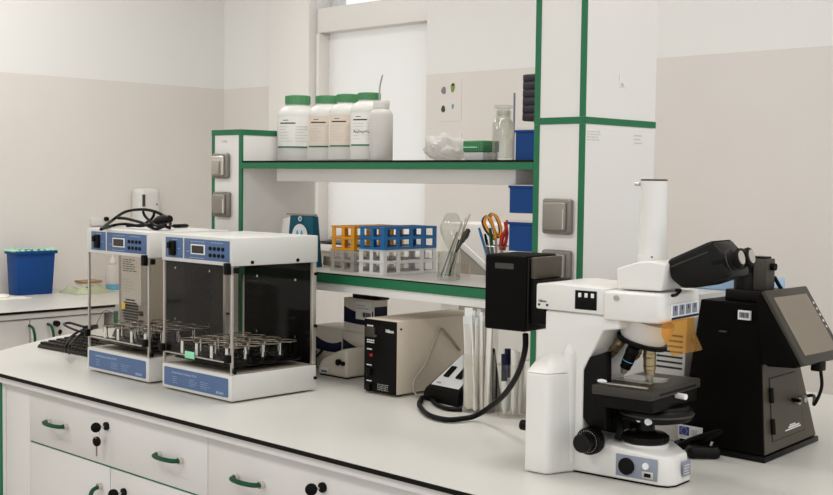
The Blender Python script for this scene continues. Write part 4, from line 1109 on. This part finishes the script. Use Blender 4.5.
# wedge, photo tube
wv0, wv1 = .025, .135
w0 = [uz(616.4, 289, wv0), uz(661, 291.5, wv0), uz(666, 264, wv0), uz(650, 261, wv0), uz(637, 262, wv0), uz(616.4, 268.5, wv0)]
w0 = [(a, max(b_, .3505) if k < 2 else b_) for k, (a, b_) in enumerate(w0)]
L(B().prism(w0, wv0, wv1, 'y', .004, 3), 'trinocular_body', 'microscope_white')
tc = nv(652.5, 257, AV); tp = nv(653, 181, AV)
L(B().lathe([(.0285, -.008), (.0285, .003), (.0272, .0032), (.0245, tp.z - tc.z)], (tc.x, AV, tc.z), seg=40), 'photo_tube', 'microscope_white')
L(B().lathe([(.0248, tp.z - tc.z + .0003), (.0248, tp.z - tc.z + .003), (.020, tp.z - tc.z + .0035)], (tc.x, AV, tc.z), seg=40), 'tube_rim', 'dark_grey')
q = nv(637, 184, AV - .02); L(B().cyl((q.x + .006, q.y, q.z), (q.x - .004, q.y, q.z), .0035, seg=10), 'clamp_screw', 'alu')
q = nv(652, 257, .0535); L(B().cyl((q.x, q.y + .001, q.z), (q.x, q.y - .0015, q.z), .0015, seg=8), 'set_screw', 'ink_dark')
# binocular head
bv0, bv1 = .040, .128
bo = [uz(666.4, 260, bv0), uz(708, 241.5, bv0), uz(712, 241, bv0), uz(722, 252.5, bv0), uz(727, 264, bv0), uz(731, 277, bv0), uz(700, 287.5, bv0), uz(681, 288.5, bv0), uz(670, 279, bv0)]
bh = L(B().prism(bo, bv0, bv1, 'y', .007, 3), 'binocular_head', 'black_satin')
a0 = nv(716, 263, .058); a1 = nv(742, 257.5, .058); ax = Vector((a1.x - a0.x, 0, a1.z - a0.z))
for v in (.055, .100):
    ep = L(B().lathe([(.0155, 0), (.0155, ax.length * .45), (.0185, ax.length * .47), (.0185, ax.length * .7), (.0165, ax.length * .74), (.0175, ax.length * .95), (.0155, ax.length)], (a0.x, v, a0.z), ax, 24), 'eyepiece', 'black_plastic')
    L(B().lathe([(.0125, ax.length + .0002), (.0125, ax.length + .0015), (.006, ax.length + .002)], (a0.x, v, a0.z), ax, 20), 'lens', 'alu', ep)
    L(B().ring(Vector((a0.x, v, a0.z)) + ax * .6, .0187, .001, ax), 'diopter_ring', 'dark_grey', ep)
q0, q1 = nv(671, 267, bv0), nv(708, 252, bv0)
L(B().tube([(q0.x, bv0 - .0005, q0.z), (q1.x, bv0 - .0005, q1.z)], .0012, 6, 1), 'seam', 'dark_grey', bh)
# nosepiece
nsc = Vector((AU - .010, AV, .275)); nax = Vector((-.28, 0, -1)).normalized()
L(B().lathe([(.050, -.02), (.050, -.005), (.046, .012), (.042, .02)], nsc, nax, 36), 'nosepiece_dome', 'microscope_white')
L(B().lathe([(.0425, .0202), (.0485, .021), (.048, .028), (.036, .031)], nsc, nax, 36), 'nosepiece_ring', 'black_plastic')
def objective(px0, px1, v, r, m_, tip, band=None, nm='objective'):
    a, b_ = nv(*px0, v), nv(*px1, v); d = b_ - a; Ln = d.length
    o = L(B().lathe([(r * 1.0, 0), (r * 1.0, Ln * .62), (r * .92, Ln * .64), (r * .9, Ln * .78)], a, d, 22), nm, m_)
    L(B().lathe([(r * .8, Ln * .782), (r * .62, Ln * .9), (r * .32, Ln)], a, d, 22), 'objective_tip', tip, o)
    L(B().ring(a + d * .5, r * 1.0, .0008, d), 'colour_ring', band or 'dark_grey', o)
    L(B().lathe([(r * 1.04, Ln * .1), (r * 1.08, Ln * .12), (r * 1.08, Ln * .24), (r * 1.04, Ln * .26)], a, d, 22), 'knurled_collar', m_, o)
objective((649.5, 350), (649.5, 381), AV, .0115, 'brass', 'alu')
objective((634, 347), (622.5, 373.5), .052, .0115, 'black_plastic', 'alu', 'sky_blue')
objective((622, 340), (606.5, 359), .066, .0095, 'brass', 'alu')
objective((640, 342), (634, 360), .125, .0100, 'brass', 'alu')
# amber shield hanging from the turret
def up(x_, y_, u):
    o = MI @ CAM; d = MI.to_3x3() @ ray(x_, y_); return o + d * ((u - o.x) / d.x)
sa, sb_, sc_, sd, se, sf = up(662.7, 322.5, .182), up(694.5, 317.3, .182), up(695, 332, .184), up(662.5, 335.5, .184), up(702.5, 349.5, .212), up(673, 355.5, .212)
def sheet(p, th): 
    n_ = (p[1] - p[0]).cross(p[2] - p[0]).normalized() * th
    return B().hexa(p, [a + n_ for a in p])
sh = L(sheet([sa, sb_, sc_, sd], .002), 'shield', 'amber_body')
L(sheet([sd, sc_, se, sf], .002), 'shield_flap', 'amber_body', sh)
mid = (sc_ + se) / 2 + (sd - sc_) * .18; L(B().ring(mid + Vector((.002, 0, 0)), .006, .001, Vector((1, 0, .8)), 16, 5), 'shield_boss', 'amber_body', sh)
# focus block, stage
L(B().prism([uz(584, 370, -.0005), uz(590, 357, -.0005), uz(606, 352, -.0005), uz(606, 430, -.0005), uz(590, 429, -.0005), uz(583, 417, -.0005)], -.002, .022, 'y', .002), 'focus_block', 'black_plastic')
L(B().box(.0175, .060, .05, .11, .075, .160, .003), 'stage_bracket', 'black_plastic')
st = L(B().box(.052, .174, -.032, .172, .1605, .1785, .003, 2), 'stage', 'stage_black')
L(B().box(.056, .170, -.018, .166, .136, .1603, .003), 'stage_carriage', 'black_plastic')
L(B().box(.1742, .1748, .0, .15, .166, .170), 'stage_groove', 'black_plastic', st)
L(B().cyl((.17, .075, .158), (.192, .070, .158), .0055, seg=12), 'stage_knob', 'ink_white', st)
L(B().lathe([(.022, .1786), (.022, .1794)], (AU, AV, 0), seg=24), 'stage_opening', 'black_plastic', st)
L(B().box(.058, .135, .04, .116, .1787, .1797), 'slide_holder', 'alu', st)
L(B().box(.060, .155, -.014, -.006, .1787, .1812, .0005), 'slide_clip', 'alu', st)
L(B().blob((.063, -.012, .183), .010, .006, .004), 'clip_lever', 'ink_white', st)
L(B().box(.066, .150, .052, .088, .1798, .1808), 'glass_slide', 'glass', st)
# condenser and field lens
cn = L(B().lathe([(.022, .098), (.044, .102), (.066, .108), (.069, .114), (.069, .124), (.067, .128), (.062, .131), (.060, .1358)], (AU + .012, AV + .008, 0), seg=40), 'condenser', 'black_satin')
L(B().ring((AU + .012, AV + .008, .119), .069, .002, n=40), 'condenser_ring', 'dark_grey', cn)
q = nv(648, 422, .02); L(B().cyl((q.x, .03, q.z), (q.x, .018, q.z), .0062, seg=14), 'condenser_screw', 'ink_white', cn)
q = nv(638.5, 420, .02); L(B().cyl((q.x, .03, q.z), (q.x, .02, q.z), .0042, seg=14), 'condenser_screw', 'ink_white', cn)
q = nv(679, 416, .12); L(B().blob((q.x, .12, q.z), .004, .004, .003), 'condenser_screw', 'ink_white', cn)
ff_ = L(B().lathe([(.040, .0645), (.043, .067), (.043, .077), (.038, .081), (.022, .083), (.017, .087), (.017, .1)], (AU, AV - .01, 0), seg=40), 'field_lens', 'black_satin')
kn = B()
for k in range(44):
    a = 2 * math.pi * k / 44; kn.cyl((AU + .043 * math.cos(a), AV - .01 + .043 * math.sin(a), .068), (AU + .043 * math.cos(a), AV - .01 + .043 * math.sin(a), .0765), .0012, seg=5)
L(kn, 'knurling', 'black_plastic', ff_)
L(B().tube([(.035, .055, .10), (.06, .05, .105), (.072, .045, .085), (.07, .04, .066)], .0075, 8), 'lever_arm', 'black_satin')
L(B().lathe([(.044, .0565), (.044, .0642)], (AU, AV - .01, 0), seg=36), 'field_lens_seat', 'microscope_white')
# focus knobs, near and far
for s_, v0 in ((-1, -.003), (1, .163)):
    kz_ = nv(589, 441, -.02); ku, kzz = kz_.x, kz_.z
    fk = L(B().lathe([(.024, 0), (.025, .002), (.025, .022), (.023, .025)], (ku, v0, kzz), (0, s_, 0), 36), 'focus_knob', 'black_plastic')
    L(B().lathe([(.0175, .0252), (.0175, .046), (.015, .049)], (ku, v0, kzz), (0, s_, 0), 30), 'fine_focus_knob', 'black_satin', fk)
    tk = B()
    for k in range(26):
        a = 2 * math.pi * k / 26
        tk.cyl((ku + .0205 * math.cos(a), v0 + s_ * .0252, kzz + .0205 * math.sin(a)), (ku + .0205 * math.cos(a), v0 + s_ * .0256, kzz + .0205 * math.sin(a)), .0007, seg=5)
    L(tk, 'scale_ticks', 'ink_white', fk)
    gr = B()
    for k in range(40):
        a = 2 * math.pi * k / 40
        gr.cyl((ku + .025 * math.cos(a), v0 + s_ * .003, kzz + .025 * math.sin(a)), (ku + .025 * math.cos(a), v0 + s_ * .021, kzz + .025 * math.sin(a)), .0009, seg=5)
    L(gr, 'grip_ribs', 'black_plastic', fk)
q = nv(523.5, 425, -.03); L(B().cyl((-.0765, -.03, q.z), (q.x - .004, -.03, q.z), .010, seg=14), 'rear_plug', 'black_plastic')
# lamp housing
lv = .022
a, b_ = nv(484.8, 253, lv), nv(526.2, 332, lv)
lh = L(B().box(a.x, b_.x - .002, lv, .138, a.z - .152, a.z - .001, .006, 3), 'lamp_housing', 'black_unit')
L(B().box(a.x + .026, a.x + .07, lv - .0008, lv - .0001, a.z - .029, a.z - .018), 'housing_plate', 'dark_grey', lh)
L(B().box(b_.x - .0018, b_.x + .002, lv + .003, .134, a.z - .148, a.z - .006, .001), 'heat_fins', 'black_satin', lh)
L(B().box(b_.x + .0022, b_.x + .016, .03, .128, .358, a.z - .004, .003), 'lit_side_block', 'bronze_black')  # lighter block stands in for light on the housing's upper side
L(B().box(b_.x + .0022, -.0885, .03, .128, .27, .3575, .003), 'lamp_mount', 'black_plastic')

# =================================================================== WHITE VENTED DEVICE BEHIND THE MICROSCOPE
t = thing('vented_device', 'white vented device with pale blue top behind the microscope', 'device', (-1.43, 2.30, BT))
vx0, vx1, vy0 = -1.52, -1.335, 2.20
B().hexa([(vx0, vy0, BT + .0003), (vx1 - .012, vy0, BT + .0003), (vx1 - .012, 2.42, BT + .0003), (vx0, 2.42, BT + .0003)], [(vx0, vy0, 1.215), (vx1, vy0, 1.215), (vx1, 2.42, 1.215), (vx0, 2.42, 1.215)], .003).build('case', 'white_enamel', t)
for k in range(7):
    zz = 1.055 + k * .0115
    B().box(vx1 - .075, vx1 - .012, vy0 - .0012, vy0 - .0001, zz, zz + .004).build('vent_slot', 'ink_dark', t)
B().box(vx0 + .01, vx1 - .014, vy0 - .0012, vy0 - .0001, .962, .964).build('seam', 'ink_dark', t)
B().box(vx0, vx1 + .09, 2.36, 2.45, 1.2153, 1.245, .003).build('lid', 'pale_blue', t)

# =================================================================== BLACK IMAGING UNIT
t = thing('imaging_unit', 'black tapered imaging unit with tilted screen beside the microscope', 'imaging device', (-1.23, 2.29, BT))
N0, N1 = 2.158, 2.172
bx0 = -1.325
B().hexa([(bx0 - .01, N0 - .004, BT + .0003), (-1.127, N0 - .004, BT + .0003), (-1.150, 2.435, BT + .0003), (bx0 - .01, 2.435, BT + .0003)],
         [(bx0 - .01, N0 - .004, BT + .012), (-1.127, N0 - .004, BT + .012), (-1.150, 2.433, BT + .012), (bx0 - .01, 2.433, BT + .012)], .002).build('plinth', 'black_satin', t)
bot = [(bx0, N0, BT + .0125), (-1.132, N0, BT + .0125), (-1.155, 2.428, BT + .0125), (bx0, 2.428, BT + .0125)]
top = [(bx0 + .035, N1, 1.212), (-1.156, N1, 1.212), (-1.160, 2.28, 1.212), (bx0 + .035, 2.28, 1.212)]
bd = B().hexa(bot, top, .002, 1).build('body', 'black_unit', t)
def rface(fy, fz, off=0.0): # right-hand face, fy from front to back, fz up
    a = Vector(bot[1]).lerp(Vector(bot[2]), fy); b_ = Vector(top[1]).lerp(Vector(top[2]), fy); p = a.lerp(b_, fz); return p + Vector((1, 0, .08)) * off
B().hexa([rface(0.005, .01, .0005), rface(.995, .01, .0005), rface(.995, .60, .0005), rface(.005, .60, .0005)], [rface(0.005, .01, .002), rface(.995, .01, .002), rface(.995, .60, .002), rface(.005, .60, .002)]).build('side_plate', 'bronze_black', t)
d0_ = [rface(.15, .08, .0021), rface(.80, .08, .0021), rface(.80, .50, .0021), rface(.15, .50, .0021)]
d1_ = [rface(.15, .08, .0036), rface(.80, .08, .0036), rface(.80, .50, .0036), rface(.15, .50, .0036)]
dr = B().hexa(d0_, d1_, .0006, 1).build('door', 'bronze_black', t)
db = B()
for (f0, z0_, f1, z1_) in ((.14, .075, .81, .08), (.14, .50, .81, .505), (.14, .08, .147, .50), (.803, .08, .81, .50)):
    db.hexa([rface(f0, z0_, .0021), rface(f1, z0_, .0021), rface(f1, z1_, .0021), rface(f0, z1_, .0021)], [rface(f0, z0_, .0028), rface(f1, z0_, .0028), rface(f1, z1_, .0028), rface(f0, z1_, .0028)])
db.build('door_gap', 'black_plastic', dr)
for z0_ in (.13, .34):
    a, b_ = rface(.145, z0_, .006), rface(.145, z0_ + .10, .006); B().cyl(a, b_, .005, seg=10).build('hinge', 'black_plastic', dr)
a = rface(.62, .315, .0036); B().cyl(a, a + Vector((.02, 0, 0)), .0035, seg=10).build('latch_stem', 'black_plastic', dr)
for fy in (.70, .84):
    a = rface(fy, .30, .004); B().lathe([(.0045, 0), (.0075, .004), (.0075, .010), (.004, .012)], a, (1, 0, 0), 14).build('latch_knob', 'alu', dr)
# small white maker's mark, unreadable in the picture
mk = B()
for (f0, z0_, f1, z1_) in ((.40, .115, .72, .124), (.47, .128, .70, .14), (.50, .143, .62, .152)):
    mk.hexa([rface(f0, z0_, .0037), rface(f1, z0_, .0037), rface(f1, z1_, .0037), rface(f0, z1_, .0037)], [rface(f0, z0_, .0041), rface(f1, z0_, .0041), rface(f1, z1_, .0041), rface(f0, z1_, .0041)])
mk.build('maker_mark', 'ink_white', dr)
# screen housing
sT, sB = Vector((-1.146, N0, 1.233)), Vector((-1.064, N0, 1.105)); SW = .175
B().prism([(sT.x - .012, 1.2125), (sT.x - .012, sT.z), (sT.x, sT.z), (sB.x, sB.z), (sB.x - .008, sB.z - .010), (-1.130, 1.092), (-1.142, 1.10)], N0, N0 + SW, 'y', .003).build('screen_housing', 'black_unit', t)
dn = (sB - sT).normalized(); nn = Vector((-dn.z, 0, dn.x)) * -1
if nn.x < 0: nn = -nn
Ls = (sB - sT).length
def sf(a, s, off): return sT + dn * (s * Ls) + YR * (a * SW) + nn * off
def slab(a0, a1, s0, s1, o0, o1, nm, m_, par, bev=0):
    return B().hexa([sf(a0, s0, o0), sf(a1, s0, o0), sf(a1, s1, o0), sf(a0, s1, o0)], [sf(a0, s0, o1), sf(a1, s0, o1), sf(a1, s1, o1), sf(a0, s1, o1)], bev, 2).build(nm, m_, par)
bz = slab(-.01, 1.01, -.03, 1.05, .0005, .010, 'bezel', 'bezel', t, .003)
slab(.10, .90, .09, .93, .0102, .0108, 'screen', 'screen_grey', bz)
for k in range(5): slab(.93, .95, .22 + k * .09, .25 + k * .09, .0102, .0115, 'button', 'ink_white', bz)
pt = sf(.42, 1.05, .004)
B().box(pt.x - .014, pt.x + .006, pt.y - .012, pt.y + .015, pt.z - .016, pt.z + .002, .002).build('cable_clamp', 'black_plastic', t)
ka = rface(.87, .30, .016)
B().tube([pt + Vector((0, .004, -.014)), pt + Vector((.002, .006, -.05)), pt + Vector((-.012, .006, -.085)), ka + Vector((.014, -.004, .008)), ka + Vector((-.010, 0, .003))], .0035, 8).build('screen_cable', 'black_plastic', t)
# top deck with camera turret
B().box(-1.245, -1.160, 2.19, 2.30, 1.2125, 1.236, .002).build('deck', 'black_satin', t)
tc_ = ony(746.5, 285, 2.225)
tu = B().lathe([(.0255, .0003), (.0255, .026), (.0235, .028), (.0235, .034)], (tc_.x, 2.225, 1.236), seg=28).build('camera_turret', 'black_satin', t)
B().lathe([(.0215, .0342), (.0215, .055), (.017, .057)], (tc_.x, 2.225, 1.236), seg=24).build('turret_head', 'black_plastic', tu)
B().box(tc_.x + .022, tc_.x + .052, 2.21, 2.245, 1.2362, 1.3, .002).build('prism_block', 'dark_grey', tu)
B().box(tc_.x - .006, tc_.x + .045, 2.212, 2.242, 1.3002, 1.304, .001).build('top_plate', 'black_satin', tu)
B().cyl((tc_.x + .0522, 2.228, 1.284), (tc_.x + .062, 2.228, 1.284), .0075, seg=14).build('turret_knob', 'black_plastic', tu)
B().tube([(tc_.x + .048, 2.25, 1.262), (tc_.x + .054, 2.258, 1.246), (tc_.x + .058, 2.262, 1.238)], .004, 8).build('turret_lever', 'black_plastic', tu)
B().cyl((tc_.x + .012, 2.2, 1.27), (tc_.x + .012, 2.2, 1.302), .003, seg=10).build('chrome_pin', 'alu', tu)
# barcode sticker and slot on the near face
def nface(x_, y_, off):
    p = ony(x_, y_, N0 + .012); p.y = p.y - off; return p
a = nface(739.5, 319, .012); b_ = nface(752, 311, .012)
yl = N0 + .006
sk = B().box(a.x, b_.x, yl - .0012, yl + .004, a.z, b_.z).build('sticker', 'ink_white', t)
barcode(sk, (a.x + .004, yl - .0014, a.z + .004), XR, ZU, (b_.x - a.x) * .75, (b_.z - a.z) * .6)
a = nface(721, 331.5, .012)
B().box(a.x, a.x + .016, N0 + .003, N0 + .010, a.z, a.z + .003).build('slot', 'dark_grey', t)
# funding card leaning on the unit
cxa, cxb = ony(678, 436, 2.15).x, ony(702, 440, 2.15).x; cza, czb = ony(690, 440, 2.15).z, ony(690, 426, 2.15).z
t = thing('funding_card', 'small white card with blue starred flag leaning on the imaging unit', 'card', (cxa, 2.13, cza))
B().box(cxa, cxb, 2.15, 2.1515, cza, czb).build('card', 'ink_white', t)
B().box(cxa + .003, cxa + (cxb - cxa) * .46, 2.1492, 2.1499, cza + (czb - cza) * .28, czb - .003).build('flag', 'eu_blue', t)
sb2 = B(); fcx = cxa + .0015 + (cxb - cxa) * .23; fcz = (cza + (czb - cza) * .28 + czb - .003) / 2
for k in range(12):
    a = k * math.pi / 6; sb2.box(fcx + .0072 * math.cos(a) - .0007, fcx + .0072 * math.cos(a) + .0007, 2.1486, 2.1491, fcz + .0072 * math.sin(a) - .0007, fcz + .0072 * math.sin(a) + .0007)
sb2.build('stars', 'yellow', t)
scribble(t, (cxa + (cxb - cxa) * .56, 2.1498, cza + (czb - cza) * .40), XR, ZU, (cxb - cxa) * .32, (czb - cza) * .4, 4, 'ink_grey')
scribble(t, (cxa + .004, 2.1498, cza + (czb - cza) * .12), XR, ZU, (cxb - cxa) * .36, (czb - cza) * .12, 1, 'ink_grey')
# black adapter with strap
pa = onz(706, 457)
t = thing('cable_adapter', 'small black adapter with folded strap lying between microscope and imaging unit', 'adapter', pa)
B().box(-.034, .034, -.017, .017, .0003, .026, .0105, 4, M=Matrix.Translation((pa.x, pa.y - .012, BT)) @ Matrix.Rotation(.75, 4, 'Z')).build('housing', 'black_satin', t)
B().cyl((pa.x + .010, pa.y - .004, BT + .020), (pa.x + .014, pa.y - .002, BT + .034), .003, seg=8).build('pin', 'alu', t)
a, b_ = ony(675, 448, pa.y - .01), ony(722, 431, pa.y - .01)
B().tube([Vector((a.x, a.y, BT + .012)), (a + b_) / 2 + Vector((0, 0, .003)), b_], [.006, .007, .006, .004], 8).build('strap', 'black_plastic', t)
B().tube([Vector((a.x + .01, a.y - .004, BT + .010)), (a + b_) / 2 + Vector((0, 0, -.010)), b_ + Vector((-.012, 0, -.008))], .0045, 8).build('strap', 'black_plastic', t)

# =================================================================== FAR SIDE
# white appliance seen between the shelves
ya = 2.72; xa, xb = ony(441, 240, ya).x, ony(500, 240, ya).x; zt_ = zy(455, 223, ya)
t = thing('appliance', 'white appliance with sloping front on the far side of the island', 'appliance', ((xa + xb) / 2, ya + .1, BT))
B().hexa([(xa, ya, BT + .0003), (xb, ya, BT + .0003), (xb, ya + .2, BT + .0003), (xa, ya + .2, BT + .0003)], [(xa, ya, zt_), (xb, ya, zt_), (xb, ya + .2, zt_), (xa, ya + .2, zt_)], .004).build('case', 'white_panel', t)
B().prism([(xa + .08, zt_ - .05), (xb - .002, zt_ - .15), (xb - .002, zt_ - .17), (xa + .08, zt_ - .07)], ya - .004, ya - .0003, 'y').build('lid_edge', 'ink_white', t)
B().prism([(xa + .08, zt_ - .075), (xb - .002, zt_ - .172), (xb - .002, zt_ - .28), (xa + .08, zt_ - .28)], ya - .002, ya - .0003, 'y').build('recess_panel', 'device_grey', t)
# sheet with four leaf pictures on the back wall
pz_ = [(440, 456, 80, 120)]
a = ony(434, 122, WY); b_ = ony(462, 78, WY)
t = thing('leaf_poster', 'pale sheet with four small leaf and seed pictures on the back wall', 'poster', ((a.x + b_.x) / 2, WY, a.z))
B().box(a.x, b_.x, WY - .0015, WY - .0004, a.z, b_.z).build('sheet', 'wall_paint', t)
for (cx_, cy_, ww, hh, m_) in ((444, 90.5, 4.5, 7.5, 'mauve'), (453, 88, 4, 9, 'sage'), (443.5, 109, 3.8, 7, 'olive'), (453, 106.5, 2.2, 5.5, 'dusty_blue'), (453.6, 84.5, 3, 3, 'leaf_yellow')):
    p = ony(cx_, cy_, WY); k = (p - CAM).length / FPX
    o = B().prism([(p.x + ww * .7 * k * math.cos(q_) * (1 + .15 * math.sin(3 * q_ + cx_)), p.z + hh * .5 * k * math.sin(q_)) for q_ in [i * math.pi / 8 for i in range(16)]], WY - .0024, WY - .0016, 'y')
    o.build('leaf_picture', m_, t)
